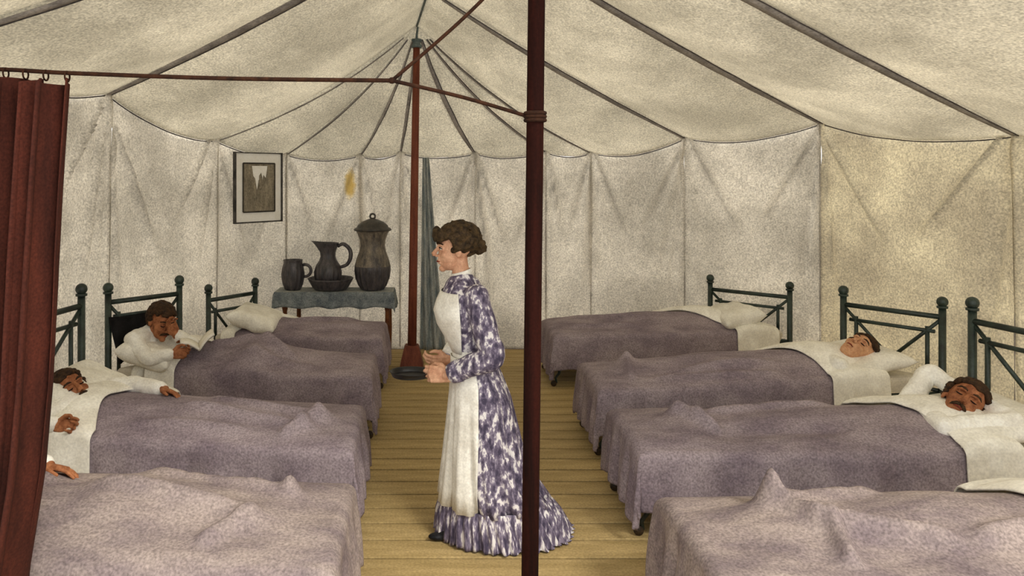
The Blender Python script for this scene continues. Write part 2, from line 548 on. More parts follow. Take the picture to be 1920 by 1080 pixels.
# ------------------------------------------------------------------ blue-grey flap behind the rear pole
rows = []
for a in range(41):
    v = a / 40
    row = []
    x0 = lerp(-0.13, -0.10, v); x1 = lerp(0.155, -0.03, v ** 0.8)
    for b in range(41):
        u = b / 40
        fold = 0.028 * math.sin(u * 5.5 * PI + 0.6 * math.sin(v * 3)) * (0.35 + 0.65 * (1 - v))
        row.append(V((lerp(x0, x1, u), 8.085 + fold * 0.9, lerp(0.02, 2.10, v))))
    rows.append(row)
vs, fs = grid(rows)
fl_o = make('canvas_flap', mesh(vs, fs), M['blue_flap'], base=(0, 8.08, 0.02), solid=0.005)
tag(fl_o, 'blue-grey cloth flap hanging in folds on rear wall behind the far pole', 'flap')

# ------------------------------------------------------------------ poles
pb = P(772, 690, 7.39); pb.z = 0
pt = ridge['N0'] + V((0, 0, -0.03))
bp = empty('tent_pole', (pb.x, pb.y, 0), 'reddish brown rear tent pole standing on a flared wooden foot', 'pole', 'tent poles')
pts = [pb.lerp(pt, t) for t in (0.0, .3, .6, .965)]
make('shaft', MB().tube(pts, [0.045, 0.042, 0.038, 0.033], 14).mesh(), M['pole_brown'], bp)
rows = []
for z, hw in ((0, .115), (.02, .117), (.21, .073), (.23, .06)):
    rows.append([pb + V((sx * hw, sy * hw, z)) for sx, sy in ((-1,-1),(1,-1),(1,1),(-1,1))])
vs, fs = grid(rows, close_v=True, cap=True)
make('foot_block', mesh(vs, fs), M['pole_brown'], bp, smooth_shade=False)
c = pb.lerp(pt, .955)
make('collar', MB().lathe((c.x, c.y, c.z - .05), [(0.03, 0), (.05, .0), (.055, .015), (.05, .03), (.04, .035), (.04, .06), (.052, .065), (.05, .085), (.02, .09)], 20).mesh(), M['pole_metal'], bp)
make('spike', MB().tube([c, c.lerp(pt, .5), pt + V((0.01, -.02, 0.0))], [0.014, 0.012, 0.009], 8).mesh(), M['pole_metal'], bp)

PD = 2.5
fa = P(1006, 0, PD); fb = P(993.5, 1080, PD)
dz = (fa - fb) / (fa.z - fb.z)
f0 = fb - dz * fb.z; f1 = fa + dz * (3.60 - fa.z)
fp = empty('tent_pole', (f0.x, f0.y, 0), 'dark mahogany tent pole in the foreground crossing the whole picture', 'pole', 'tent poles')
make('shaft', MB().tube([f0.lerp(f1, t) for t in (0, .25, .5, .75, 1)], [0.0285, 0.0285, 0.029, 0.0288, 0.028], 18).mesh(), M['pole_dark'], fp)
make('foot_block', MB().lathe((f0.x, f0.y, 0), [(.10, 0), (.10, .03), (.06, .16), (.035, .18)], 24).mesh(), M['pole_dark'], fp)
def on_pole(z): return f0 + dz * z

# ------------------------------------------------------------------ rope with its bridle
J = P(735, 151, PD - 0.02)
tie_lo = on_pole(P(1000, 219, PD).z); tie_hi = on_pole(2.66)
RL = P(-330, 118, PD - 0.02)
rp = empty('curtain_rope', (J.x, J.y, J.z), 'dark brown rope strung from the curtain to the foreground pole, forking in two', 'rope')
pts = catmull([RL, P(0, 130, PD - .02), P(130, 137, PD - .02), P(420, 147, PD - .02), J], 8)
make('main_line', MB().tube(pts, 0.0072, 8).mesh(), M['rope'], rp)
make('upper_branch', MB().tube(catmull([J, J.lerp(tie_hi, .5) + V((0, 0, -.008)), tie_hi + V((-.02, 0, 0))], 6), 0.0062, 8).mesh(), M['rope'], rp)
make('lower_branch', MB().tube(catmull([J, J.lerp(tie_lo, .5) + V((0, 0, .004)), tie_lo + V((-.02, 0, 0))], 6), 0.0066, 8).mesh(), M['rope'], rp)
make('knot', MB().ball(J, (.013, .012, .011)).mesh(), M['rope'], rp)
for z0, nm in ((tie_lo, 3), (tie_hi, 3)):
    mb = MB()
    for q in range(nm):
        mb.torus(z0 + V((0, 0, -.012 + .012 * q)), 0.033, 0.0065, 'z')
    make('lashing', mb.mesh(), M['rope'], rp)

# ------------------------------------------------------------------ curtain
cu = empty('curtain', (-1.5, 2.47, 0.02), 'dark red-brown curtain hanging in long folds at left', 'curtain')
def cur_right(z):
    return interp([0.0, .56, 0.9, 1.2, 1.6, 1.95, 2.25], [-1.42, -1.375, -1.315, -1.285, -1.262, -1.235, -1.212], z)
rows = []
NZ, NX = 60, 240
for a in range(NZ + 1):
    v = a / NZ
    row = []
    for b in range(NX + 1):
        u = b / NX
        ph = u * 2 * PI * 13.5 + 0.5 * math.sin(v * 2.1 + u * 5)
        ztop = 2.225 - 0.022 * (0.5 - 0.5 * math.cos(u * 2 * PI * 11.0))
        z = lerp(0.03, ztop, v)
        x0 = -2.1 + 0.05 * (1 - v); x1 = cur_right(z)
        x = lerp(x0, x1, u)
        amp = lerp(0.075, 0.056, v)
        y = 2.465 + amp * math.sin(ph) + 0.5 * amp * math.sin(ph * 0.53 + 1.3) + 0.006 * noise.noise(V((x * 9, z * 2, 3)))
        x += 0.22 * amp * math.sin(2 * ph + .4)
        row.append(V((min(x, x1 + .006), y, z)))
    rows.append(row)
vs, fs = grid(rows)
make('drape', mesh(vs, fs), M['curtain'], cu, solid=0.004)
for px in (-190, -150, -110, -70, -30, 11, 48, 86, 126):
    c = P(px, interp([-200, 0, 130], [124, 130, 137], px), PD - .02)
    make('curtain_ring', MB().torus(c + V((0, 0, -0.012)), 0.017, 0.0032, 'x', 16, 6).mesh(), M['rope'], cu)

# ------------------------------------------------------------------ beds
class Bed:
    def __init__(s, ff, fn, hf, hn):
        s.ff, s.fn, s.hf, s.hn = [V((q[0], q[1], 0)) for q in (ff, fn, hf, hn)]
        s.L = ((s.hf + s.hn)/2 - (s.ff + s.fn)/2).length
        s.W = (s.ff - s.fn).length
        s.ax = ((s.hf + s.hn) - (s.ff + s.fn)).normalized()
        s.bx = (s.fn - s.ff).normalized()
    def pt(s, a, b, z=0.0):
        """a metres from the foot towards the head, b metres from the far side to the near side"""
        u = a / s.L; v = b / s.W
        p = (s.ff * (1-v) + s.fn * v) * (1-u) + (s.hf * (1-v) + s.hn * v) * u
        return V((p.x, p.y, z))
    def inv(s, p):
        """(a, b) of a plan point"""
        a, b = s.L/2, s.W/2
        for _ in range(30):
            q = s.pt(a, b); e = V((p.x - q.x, p.y - q.y))
            da = (s.pt(a+.01, b) - q)/.01; db = (s.pt(a, b+.01) - q)/.01
            det = da.x*db.y - da.y*db.x
            a += (e.x*db.y - e.y*db.x)/det; b += (da.x*e.y - da.y*e.x)/det
        return a, b

beds = {
 'L1': Bed((-.49, 7.30), (-.49, 6.62), (-1.71, 7.22), (-2.03, 6.78)),
 'L2': Bed((-.50, 6.00), (-.48, 5.36), (-2.03, 6.00), (-2.42, 5.58)),
 'L3': Bed((-.47, 4.64), (-.46, 3.94), (-2.31, 4.92), (-2.44, 4.16)),
 'L4': Bed((-.41, 3.45), (-.40, 2.74), (-2.36, 3.52), (-2.40, 2.80)),
 'R1': Bed((1.13, 7.40), (1.13, 6.70), (2.78, 7.46), (3.33, 6.95)),
 'R2': Bed((1.17, 5.70), (1.16, 5.04), (3.24, 5.88), (3.65, 5.34)),
 'R3': Bed((1.13, 4.56), (1.12, 3.90), (3.30, 4.56), (3.45, 3.86)),
 'R4': Bed((1.05, 3.30), (1.05, 2.60), (3.10, 3.32), (3.15, 2.62)),
}
MT = 0.47          # mattress top
post_h = {'L1': .845, 'L2': 1.03, 'L3': 1.12, 'L4': 1.12, 'R1': .845, 'R2': .965, 'R3': 1.09, 'R4': 1.1}
bed_label = {
 'L1': 'dark green iron bed farthest away on the left, in front of the table',
 'L2': 'dark green iron bed on the left holding the hunched sitting patient',
 'L3': 'dark green iron bed on the left with knob-topped headboard beside the curtain',
 'L4': 'iron bed nearest the viewer at left, head end hidden by the curtain',
 'R1': 'dark green iron bed farthest away on the right, nobody visible in it',
 'R2': 'dark green iron bed on the right holding the sleeper with averted brown-haired head',
 'R3': 'dark green iron bed on the right holding the patient with arms behind head',
 'R4': 'iron bed nearest the viewer at right, head end outside the picture'}
wheel_me = MB().tube([(-0.011, 0, 0), (0.011, 0, 0)], 0.026, 14).mesh(); wheel_me.materials.append(M['caster'])
for key, B in beds.items():
    b0 = B.pt(B.L/2, B.W/2, 0)
    e = empty('iron_bed', b0, bed_label[key], 'bed', 'iron ward beds')
    hgt = post_h[key]
    hf, hn = B.hf, B.hn
    hx = (hn - hf)
    Z = lambda p, z: V((p.x, p.y, z))
    out = B.ax
    # headboard: posts with ball knobs, two rails, V brace and two inner uprights
    for p in (hf, hn):
        post = make('headboard_post', MB().tube([Z(p, 0.0), Z(p, .3), Z(p, hgt)], 0.024, 12).mesh(), M['iron'], e)
        sub('knob', MB().ball(Z(p, hgt + .035), .038).lathe(Z(p, hgt - .012), [(.02, 0), (.036, .002), (.036, .016), (.02, .02)], 14).mesh(), M['iron'], post)
    zt, z2, zb = hgt - .075, hgt - .185, hgt - .43
    make('top_rail', MB().tube([Z(hf, zt), Z(hn, zt)], 0.019, 10).mesh(), M['iron'], e)
    make('lower_rail', MB().tube([Z(hf.lerp(hn, .07), z2), Z(hf.lerp(hn, .93), z2)], 0.014, 10).mesh(), M['iron'], e)
    mid = hf.lerp(hn, .5)
    for p in (hf, hn):
        make('diagonal_brace', MB().tube([Z(p, zt - .01) , Z(mid, zb)], 0.013, 8).mesh(), M['iron'], e)
    for t in (.14, .86):
        make('inner_upright', MB().tube([Z(hf.lerp(hn, t), z2 + .03), Z(hf.lerp(hn, t), .36)], 0.015, 8).mesh(), M['iron'], e)
    make('head_rail', MB().tube([Z(hf, .36), Z(hn, .36)], 0.014, 8).mesh(), M['iron'], e)
    for bb in (.02, B.W - .02):
        make('side_rail', MB().tube([B.pt(.02, bb, .34), B.pt(B.L - .01, bb, .34)], 0.016, 8).mesh(), M['iron'], e)
    make('foot_rail', MB().tube([B.pt(.03, .02, .34), B.pt(.03, B.W - .02, .34)], 0.016, 8).mesh(), M['iron'], e)
    for bb in (.05, B.W - .05):
        lg = make('foot_leg', MB().tube([B.pt(.03, bb, .34), B.pt(.02, bb, .12), B.pt(-.012, bb, .075), B.pt(-.005, bb, .03)], [.014, .013, .012, .010], 8).mesh(), M['iron'], e)
        wh = sub('caster', wheel_me.copy(), M['caster'], lg)
        wh.location = B.pt(-.028, bb, .027)
        wh.rotation_euler = (0, 0, PI / 2)
    rows = []
    for dz_, ins in ((.355, .03), (.36, .01), (.41, .0), (MT - .03, .0), (MT - .008, .012), (MT, .04)):
        row = []
        for q in range(4):
            pass
        L0, L1, W0, W1 = .03 + ins, B.L - .05 - ins, ins + .012, B.W - ins - .012
        nseg = 10
        for q in range(nseg): row.append(B.pt(lerp(L0, L1, q/nseg), W0, dz_))
        for q in range(4): row.append(B.pt(L1, lerp(W0, W1, q/4), dz_))
        for q in range(nseg): row.append(B.pt(lerp(L1, L0, q/nseg), W1, dz_))
        for q in range(4): row.append(B.pt(L0, lerp(W1, W0, q/4), dz_))
        rows.append(row)
    vs, fs = grid(rows, close_v=True, cap=True)
    make('mattress', mesh(vs, fs), M['mattress'], e, smooth_shade=False)

# ---- bedclothes: a cloth draped over the mattress, the body under it and the bed's edges
def relief(feats, a, b):
    h = 0.0; pk = 0.0
    q = V((a, b))
    for f in feats:
        if f[0] == 'cap':          # rounded limb or body: a0,b0,a1,b1,r,h0,h1
            _, a0, b0, a1, b1, r, h0, h1 = f
            d, t = seg_dist(q, V((a0, b0)), V((a1, b1)))
            g = lerp(h0, h1, t) * math.exp(-(d / r) ** 2.4)
            h = max(h, g) + 0.25 * min(h, g)
        elif f[0] == 'peak':       # cloth tented over toes or a knee: a,b,r,h
            _, a0, b0, r, hh = f
            d = (q - V((a0, b0))).length
            pk = max(pk, hh * math.exp(-(d / r) ** 1.7))
        elif f[0] == 'fold':       # sharp crease: a0,b0,a1,b1,w,h
            _, a0, b0, a1, b1, wd, hh = f
            d, t = seg_dist(q, V((a0, b0)), V((a1, b1)))
            h += 1.3 * hh * math.exp(-(d / (wd * 1.35)) ** 1.5) * smooth((1 - t) * 4) * smooth(t * 4 + .2)
    return max(h, pk) + 0.5 * min(h, pk)

def drape_rows(B, a0, a1fn, hang_foot, hang_side, z0, feats, seed, step=0.02, lift=0.0, fold_amp=0.016, a0fn=None, puff=0.0):
    r = 0.05
    def bend(e):
        if e <= 0: return 0, 0
        if e < r * PI / 2: return r * math.sin(e / r), r * (1 - math.cos(e / r))
        x = e - r * PI / 2
        return r + 0.06 * x, r + x * 0.995
    nb = int((B.W + 2 * hang_side) / step)
    na = int((B.L * 0.8 + hang_foot) / step)
    rows = []
    for i in range(na + 1):
        row = []
        for j in range(nb + 1):
            bp_ = -hang_side + (B.W + 2 * hang_side) * j / nb
            bc = max(0, min(B.W, bp_))
            alo = (a0fn(bc) if a0fn else a0) - hang_foot
            ap = lerp(alo, a1fn(bc), i / na)
            ac = max(0, ap)
            oa, da = bend(-ap)
            ob, db = bend(-bp_ if bp_ < 0 else bp_ - B.W)
            dn = max(da, db) + 0.12 * min(da, db)
            h = relief(feats, ac, bc)
            edge = min(bc, B.W - bc, ac) if True else 0
            h *= 1.0 if dn == 0 else math.exp(-dn * 6)
            z = z0 + lift + h - dn + puff * math.sin(PI * i / na) ** .6 * (1 if dn == 0 else math.exp(-dn * 5))
            z -= 0.02 * math.exp(-max(0, min(bc, B.W - bc)) / 0.05) * (1 if dn == 0 else 1)
            n1 = noise.noise(V((ac * 2.4 + seed, bc * 5, 0)))
            n2 = noise.noise(V((ac * 7 + seed, bc * 12, 3)))
            if dn == 0: z += 0.012 * n1 + 0.005 * n2
            grow = smooth(dn / 0.25)
            wa = fold_amp * grow * (2.2 * abs(math.sin(bp_ * 14 + seed + n1)) ** .7 - 1.2 + .35 * math.sin(bp_ * 47 + seed * 2)) if da > 0 else 0
            wb = fold_amp * grow * (1.8 * abs(math.sin(ap * 7 + seed * 1.7 + n1)) ** .7 - 1.0 + .35 * math.sin(ap * 29 + seed)) if db > 0 else 0
            if da > 0 and db > 0:
                wa *= .6; wb *= .6
            sgn = -1 if bp_ < 0 else 1
            la = lift
            p = B.pt(ac, bc, 0) - B.ax * (oa + wa + (la if da > 0 else 0)) + B.bx * sgn * (ob + wb + (la if db > 0 else 0))
            zz = max(z, 0.075 + lift * .5 + 0.012 * math.sin(bp_ * 9 + ap * 7 + seed))
            p.z = zz
            row.append(p)
        rows.append(row)
    return rows

bl_label = {
 'L1': 'mauve-grey blanket on the farthest left bed, below the table',
 'L2': 'mauve-grey blanket over the knees of the hunched sitting patient',
 'L3': 'mauve-grey blanket on the left bed with a hand resting on it, third from the back',
 'L4': 'brownish mauve blanket on the nearest left bed, two toe peaks near its corner',
 'R1': 'mauve blanket on the farthest right bed, under turned-down white sheet',
 'R2': 'mauve blanket over the sleeper with averted head, second right bed from the back',
 'R3': 'mauve blanket over the patient with arms behind head',
 'R4': 'brownish mauve blanket on the nearest right bed, with tall pinched toe peak'}
feats = {}
ends = {}
def A(key, px, py, d):   # plan position on a bed from a point of the place
    return beds[key].inv(P(px, py, d))
W7 = .7
feats['L1'] = [('cap', .2, .3, 1.2, .3, .22, .035, .08), ('fold', .2, .15, .9, .4, .03, .025), ('fold', .1, .45, .7, .5, .03, .02)]
ends['L1'] = (0.93, 0.26, .03)
feats['L2'] = [('cap', .25, .3, .8, .3, .16, .05, .10), ('cap', .8, .3, 1.5, .32, .24, .10, .12), ('peak', .87, .22, .14, .11), ('peak', .80, .5, .14, .11),
               ('fold', .86, .22, .45, .52, .03, .045), ('fold', .80, .5, .3, .58, .025, .03), ('fold', .9, .22, 1.25, .35, .03, .035), ('fold', .8, .5, .72, .64, .025, .04)]
ends['L2'] = (1.30, 0.0, .05)
feats['L3'] = [('cap', .3, .36, .9, .36, .19, .03, .06), ('cap', .9, .36, 1.8, .36, .26, .06, .12), ('peak', .19, .36, .06, .09), ('peak', .25, .52, .05, .07),
               ('fold', .19, .36, .95, .24, .02, .03), ('fold', .25, .50, 1.05, .40, .022, .03), ('fold', .19, .36, .36, .68, .022, .04), ('fold', .5, .6, 1.3, .62, .03, .025)]
ends['L3'] = (1.27, 0.12, .16)
feats['L4'] = [('cap', .3, .30, .9, .33, .19, .05, .09), ('cap', .9, .33, 1.7, .35, .28, .09, .13), ('peak', .21, .22, .045, .10), ('peak', .33, .44, .055, .07),
               ('fold', .33, .42, 1.1, .32, .022, .04), ('fold', .21, .22, .95, .10, .02, .035), ('fold', .33, .44, .50, .64, .022, .04), ('fold', 1.2, .30, 1.5, .22, .03, .03)]
ends['L4'] = (1.44, 0.0, .05)
feats['R1'] = [('cap', .2, .28, .9, .3, .22, .04, .075), ('cap', .9, .3, 1.5, .3, .25, .075, .10), ('fold', .1, .5, .8, .55, .025, .03), ('fold', .15, .2, .9, .42, .03, .02)]
ends['R1'] = (1.14, 0.36, .05)
feats['R2'] = [('cap', .3, .3, .9, .3, .19, .05, .08), ('cap', .9, .3, 1.95, .34, .28, .08, .13), ('peak', .27, .24, .055, .10),
               ('fold', .27, .25, .2, .6, .02, .03), ('fold', .5, .5, 1.3, .48, .03, .03), ('fold', .3, .58, 1.3, .64, .025, .03)]
ends['R2'] = (1.48, 0.06, .05)
feats['R3'] = [('cap', .3, .3, .9, .32, .19, .03, .05), ('cap', .9, .32, 1.9, .36, .27, .05, .12), ('peak', .30, .22, .05, .09), ('peak', .38, .34, .045, .06),
               ('fold', .30, .2, .46, .5, .02, .045), ('fold', .4, .24, 1.3, .18, .02, .035), ('fold', .34, .5, 1.2, .5, .05, -.03)]
ends['R3'] = (1.50, 0.10, .04)
feats['R4'] = [('cap', .35, .3, 1.0, .3, .2, .05, .08), ('cap', 1.0, .3, 1.7, .3, .25, .08, .10), ('peak', .36, .20, .05, .17), ('peak', .50, .40, .05, .10),
               ('fold', .36, .20, .48, .44, .018, .055), ('fold', .50, .40, .95, .52, .02, .055), ('fold', .50, .40, .46, .64, .018, .05), ('fold', .95, .52, 1.45, .42, .022, .04), ('fold', .33, .2, .9, .12, .025, .04)]
ends['R4'] = (1.38, 0.0, .04)
def top_z(x, y):
    """height of the bedclothes at a plan point"""
    for key, B in beds.items():
        if min(B.ff.y, B.fn.y) - .2 < y < max(B.hf.y, B.ff.y) + .1 and (x < 0) == (B.ff.x < 0):
            a, b = B.inv(V((x, y, 0)))
            if -.1 < b < B.W + .1: return MT + .02 + relief(feats[key], a, max(0, min(B.W, b)))
    return MT
seed = 1
for key, B in beds.items():
    e0_, slope, bow = ends[key]
    W = B.W
    a1 = lambda b, e0_=e0_, slope=slope, W=W, bow=bow: e0_ + slope * (b / W) + bow * math.sin(PI * b / W)
    rows = drape_rows(B, 0, a1, .40, .33, MT + .02, feats[key], seed, 0.0145, fold_amp=.024)
    vs, fs = grid(rows)
    o = make('blanket', mesh(vs, fs), M['blanket'] if key not in ('L4', 'R4') else M['blanket_b'], base=B.pt(B.L/2, W/2, MT), solid=0.012)
    sm_ = o.modifiers.new('soften', 'SMOOTH'); sm_.factor = .5; sm_.iterations = 2
    tag(o, bl_label[key], 'blanket', 'ward blankets')
    seed += 3.3
    B.seed = seed

sheet_label = {
 'L1': 'white sheet turned down at the head of the farthest left bed',
 'L2': 'white sheet turned down at the waist of the hunched sitting patient',
 'L3': 'white sheet turned down beside the curtain, under the reclining patient',
 'R1': 'wide white sheet turned down on the farthest right bed',
 'R2': 'white sheet band turned down across the sleeper with averted head',
 'R3': 'white sheet band turned down below the patient with arms behind head',
 'R4': 'white sheet edge at right margin, on the nearest right bed'}
sheet_w = {'L1': (.04, .14), 'L2': (.04, .16), 'L3': (.04, .22), 'R1': (.04, .34), 'R2': (.05, .34), 'R3': (.05, .24), 'R4': (.05, .4)}
for key, (lo, hi) in sheet_w.items():
    B = beds[key]; e0_, slope, bow = ends[key]; W = B.W
    a1 = lambda b, e0_=e0_, slope=slope, W=W, hi=hi, bow=bow: min(e0_ + hi + slope * (b / W) + bow * math.sin(PI * b / W), beds_L - .12)
    a0 = lambda b, e0_=e0_, slope=slope, W=W, lo=lo, bow=bow: e0_ - lo + slope * (b / W) + bow * math.sin(PI * b / W)
    beds_L = B.L
    full = drape_rows(B, 0, a1, 0.0, .27, MT + .02, feats[key], B.seed - 3.3, 0.0145, lift=0.018, a0fn=a0, fold_amp=.014, puff=.038)
    vs, fs = grid(full)
    o = make('sheet', mesh(vs, fs), M['sheet'], base=B.pt(B.L * .7, W/2, MT + .03), solid=0.008)
    tag(o, sheet_label[key], 'sheet', 'turned-down sheets')

# ---- pillows
def pillow(c, ax, ay, az, size, label, seed, m='pillow'):
    ax = V(ax).normalized(); az = (V(az) - ax * V(az).dot(ax)).normalized(); ay = az.cross(ax)
    n = 26
    top, bot = [], []
    mb = MB()
    def pp(u, v, sgn):
        su = math.copysign(abs(u) ** 0.9, u); sv = math.copysign(abs(v) ** 0.9, v)
        pinch = 1 - 0.10 * (abs(u) ** 3) * 1 * (1 - abs(v) ** 2) - 0.02
        x = su * size[0] / 2 * (1 - 0.07 * (1 - v * v) * abs(u) ** 4)
        y = sv * size[1] / 2 * (1 - 0.07 * (1 - u * u) * abs(v) ** 4)
        th = size[2] / 2 * ((1 - u ** 4) * (1 - v ** 4)) ** 0.55
        th *= 1 + 0.25 * noise.noise(V((u * 1.7 + seed, v * 1.7, sgn)))
        th += 0.010 * noise.noise(V((u * 5 + seed, v * 5, sgn))) * (1 - u * u) * (1 - v * v)
        return V(c) + ax * x + ay * y + az * (th * sgn)
    for sgn in (1, -1):
        rows = [[pp(-1 + 2*i/n, -1 + 2*j/n, sgn) for j in range(n + 1)] for i in range(n + 1)]
        vs, fs = grid(rows)
        if sgn < 0: fs = [f[::-1] for f in fs]
        mb.add(vs, fs)
    bm = bmesh.new(); me = mb.mesh(); bm.from_mesh(me); bmesh.ops.remove_doubles(bm, verts=bm.verts, dist=0.0008); bm.to_mesh(me); bm.free()
    o = make('pillow', me, M[m], base=V(c) + V((0, 0, -size[2]/2)))
    tag(o, label, 'pillow', 'ward pillows')
    return o
B = beds['L1']; pillow(B.pt(B.L - .25, .36, .575), (B.ax + V((0, 0, .30))), None or B.bx, V((0, 0, 1)), (.46, .62, .17), 'grey-white pillow on the farthest left bed, beside the table', 1)
B = beds['L2']; pillow(B.pt(B.L - .22, .50, .57), (B.ax + V((0, 0, .3))), B.bx, V((0, 0, 1)), (.42, .5, .17), 'crumpled white pillow behind the hunched sitting patient', 2)
B = beds['L3']; pillow(B.pt(B.L - .26, .30, .585), (B.ax + V((0, 0, .42))), B.bx, V((0, 0, 1)), (.48, .66, .17), 'plump white pillow under the head of patient beside the curtain', 3)
B = beds['L4']; pillow(B.pt(B.L - .26, .35, .56), (B.ax + V((0, 0, .3))), B.bx, V((0, 0, 1)), (.44, .64, .16), 'white pillow on nearest left bed, hidden by the curtain', 4)
B = beds['R1']; pillow(B.pt(B.L - .22, .40, .57), (B.ax + V((0, 0, .25))), B.bx, V((0, 0, 1)), (.40, .6, .17), 'white pillow against the headboard of the farthest right bed', 5)
B = beds['R2']; pillow(B.pt(B.L - .36, .36, .545), (B.ax + V((0, 0, .16))), B.bx, V((0, 0, 1)), (.60, .66, .15), 'large white pillow under the sleeper with averted head', 6)
B = beds['R3']; pillow(B.pt(B.L - .36, .36, .545), (B.ax + V((0, 0, .2))), B.bx, V((0, 0, 1)), (.60, .68, .15), 'large white pillow under the patient with arms behind head', 7)
B = beds['R4']; pillow(B.pt(B.L - .3, .36, .56), (B.ax + V((0, 0, .25))), B.bx, V((0, 0, 1)), (.5, .64, .17), 'white pillow on the nearest right bed', 8)

# ------------------------------------------------------------------ people
def frame_matrix(origin, up, fwd, s=1.0):
    up = V(up).normalized(); f = V(fwd); f = (f - up * f.dot(up)).normalized(); r = f.cross(up)
    m = Matrix(((r.x, f.x, up.x), (r.y, f.y, up.y), (r.z, f.z, up.z)))
    return Matrix.Translation(V(origin)) @ (m * s).to_4x4()

def head_solids(mb, Mx, neck=True, nose=1.0):
    t = MB()
    t.ball((0, -.016, .028), (.073, .092, .086), 20, 14)
    t.ball((0, .03, -.022), (.057, .056, .082), 18, 12)
    t.ball((0, .030, .045), (.058, .050, .050), 16, 10)
    t.ball((0, .030, -.072), (.047, .050, .038), 16, 10)
    t.ball((0, .066, -.098), (.022, .020, .018), 12, 8)
    for sx in (-1, 1):
        t.ball((sx*.036, .060, -.022), (.021, .018, .022), 12, 8)
        t.ball((sx*.010, .098, -.030), (.0095, .010, .008), 10, 7)
        t.ball((sx*.075, -.008, -.004), (.009, .018, .031), 12, 8, Matrix.Rotation(sx*.25, 3, 'Z'))
        t.tube([(sx*.013, .086, .026), (sx*.032, .079, .031), (sx*.050, .062, .025)], [.008, .009, .007], 8)
        t.ball((sx*.031, .066, .007), (.0135, .0135, .0115), 12, 8)
    t.tube([(0, .080, .026), (0, .092, .004), (0, .108*nose, -.020), (0, .104*nose, -.031)], [.009, .0095, .0125, .010], 10)
    t.ball((0, .083, -.054), (.022, .011, .0065), 12, 8)
    t.ball((0, .081, -.068), (.019, .011, .0075), 12, 8)
    t.ball((0, .076, -.042), (.018, .014, .014), 12, 8)
    mb.add([Mx @ p for p in t.v], t.f)

def hand_solids(mb, wrist, along, thumb, curl=0.5, s=1.0, spread=0.0):
    """wrist position, direction of the fingers, direction of the thumb side; curl bends towards the palm"""
    x = V(along).normalized(); yv = V(thumb); yv = (yv - x * yv.dot(x)).normalized(); z = x.cross(yv)
    Mx = Matrix.Translation(V(wrist)) @ (Matrix(((x.x, yv.x, z.x), (x.y, yv.y, z.y), (x.z, yv.z, z.z))) * s).to_4x4()
    t = MB()
    ys = (.031, .0105, -.0105, -.030); ln = (.074, .084, .077, .060); bx = (.088, .092, .088, .080)
    t.ball((.046, 0, 0), (.052, .039, .0145), 16, 10)
    for i in range(4):
        y0 = ys[i]
        t.tube([(-.02, y0*.55, 0), (.03, y0*.8, 0), (bx[i], y0, 0)], [.014, .0135, .0115], 8)
        p = V((bx[i] - .01, y0, 0)); a = 0.0
        pts = [p.copy()]; rad = [.0095]
        for q, fr in enumerate((.46, .31, .25)):
            a += curl * (0.75, 0.95, 0.6)[q] * (1 + .08 * i)
            d = V((math.cos(a), spread * y0 * 10 * math.cos(a), math.sin(a) * 1.0))
            p = p + d * ln[i] * fr * 1.08
            pts.append(p.copy()); rad.append((.009, .0082, .0062)[q])
        t.tube(pts, rad, 8)
        t.ball(pts[-1], .0062, 8, 6)
    tp = [(.012, .020, .004), (.038, .044, .010 + .010*curl), (.066, .056 - .012*curl, .014 + .022*curl), (.088, .055 - .026*curl, .016 + .034*curl)]
    t.tube(tp, [.016, .0135, .0105, .0075], 8); t.ball(tp[-1], .0075, 8, 6)
    t.tube([(-.06, 0, 0), (-.02, 0, 0), (.02, 0, 0)], [.027, .024, .024], 12)
    mb.add([Mx @ p for p in t.v], t.f)

def face_parts(parent, Mx, asleep, moustache=None, brow='hair', hairm='hair', beard=False):
    tr = lambda mb: MBx(mb, Mx)
    for sx in (-1, 1):
        if not asleep:
            ey = make('eye', tr(MB().ball((sx*.031, .0735, .007), (.0105, .0095, .0078), 12, 8)), M['eye'], parent)
            make('iris', tr(MB().ball((sx*.031, .0805, .006), (.0052, .0036, .0056), 10, 7)), M['iris'], ey)
            make('upper_lid', tr(MB().tube([(sx*.018, .0785, .008), (sx*.027, .0845, .0135), (sx*.038, .0815, .012), (sx*.046, .072, .007)], [.002, .0032, .003, .002], 6)), M['lash'], parent)
        else:
            make('closed_lashes', tr(MB().tube([(sx*.018, .0785, .003), (sx*.027, .0828, -.001), (sx*.038, .0798, -.0005), (sx*.045, .073, .003)], [.0018, .003, .003, .0018], 6)), M['lash'], parent)
        make('eyebrow', tr(MB().tube([(sx*.013, .0915, .029), (sx*.027, .0895, .035), (sx*.042, .079, .0345), (sx*.053, .066, .028)], [.003, .0055, .005, .0025], 8)), M[hairm], parent)
    make('mouth', tr(MB().tube([(-.021, .083, -.061), (-.009, .0925, -.060), (0, .0945, -.061), (.009, .0925, -.060), (.021, .083, -.061)], [.0016, .0038, .0036, .0038, .0016], 8)), M['lip'], parent)
    if moustache:
        mb = MB()
        for sx in (-1, 1):
            mb.tube([(sx*.001, .097, -.046), (sx*.014, .0945, -.049), (sx*.027, .083, -.056), (sx*.034, .074, -.064)], [.007, .0085, .0065, .002], 8)
        make('moustache', tr(mb), M[hairm], parent)

def MBx(mb, Mx):
    return mesh([Mx @ p for p in mb.v], mb.f)

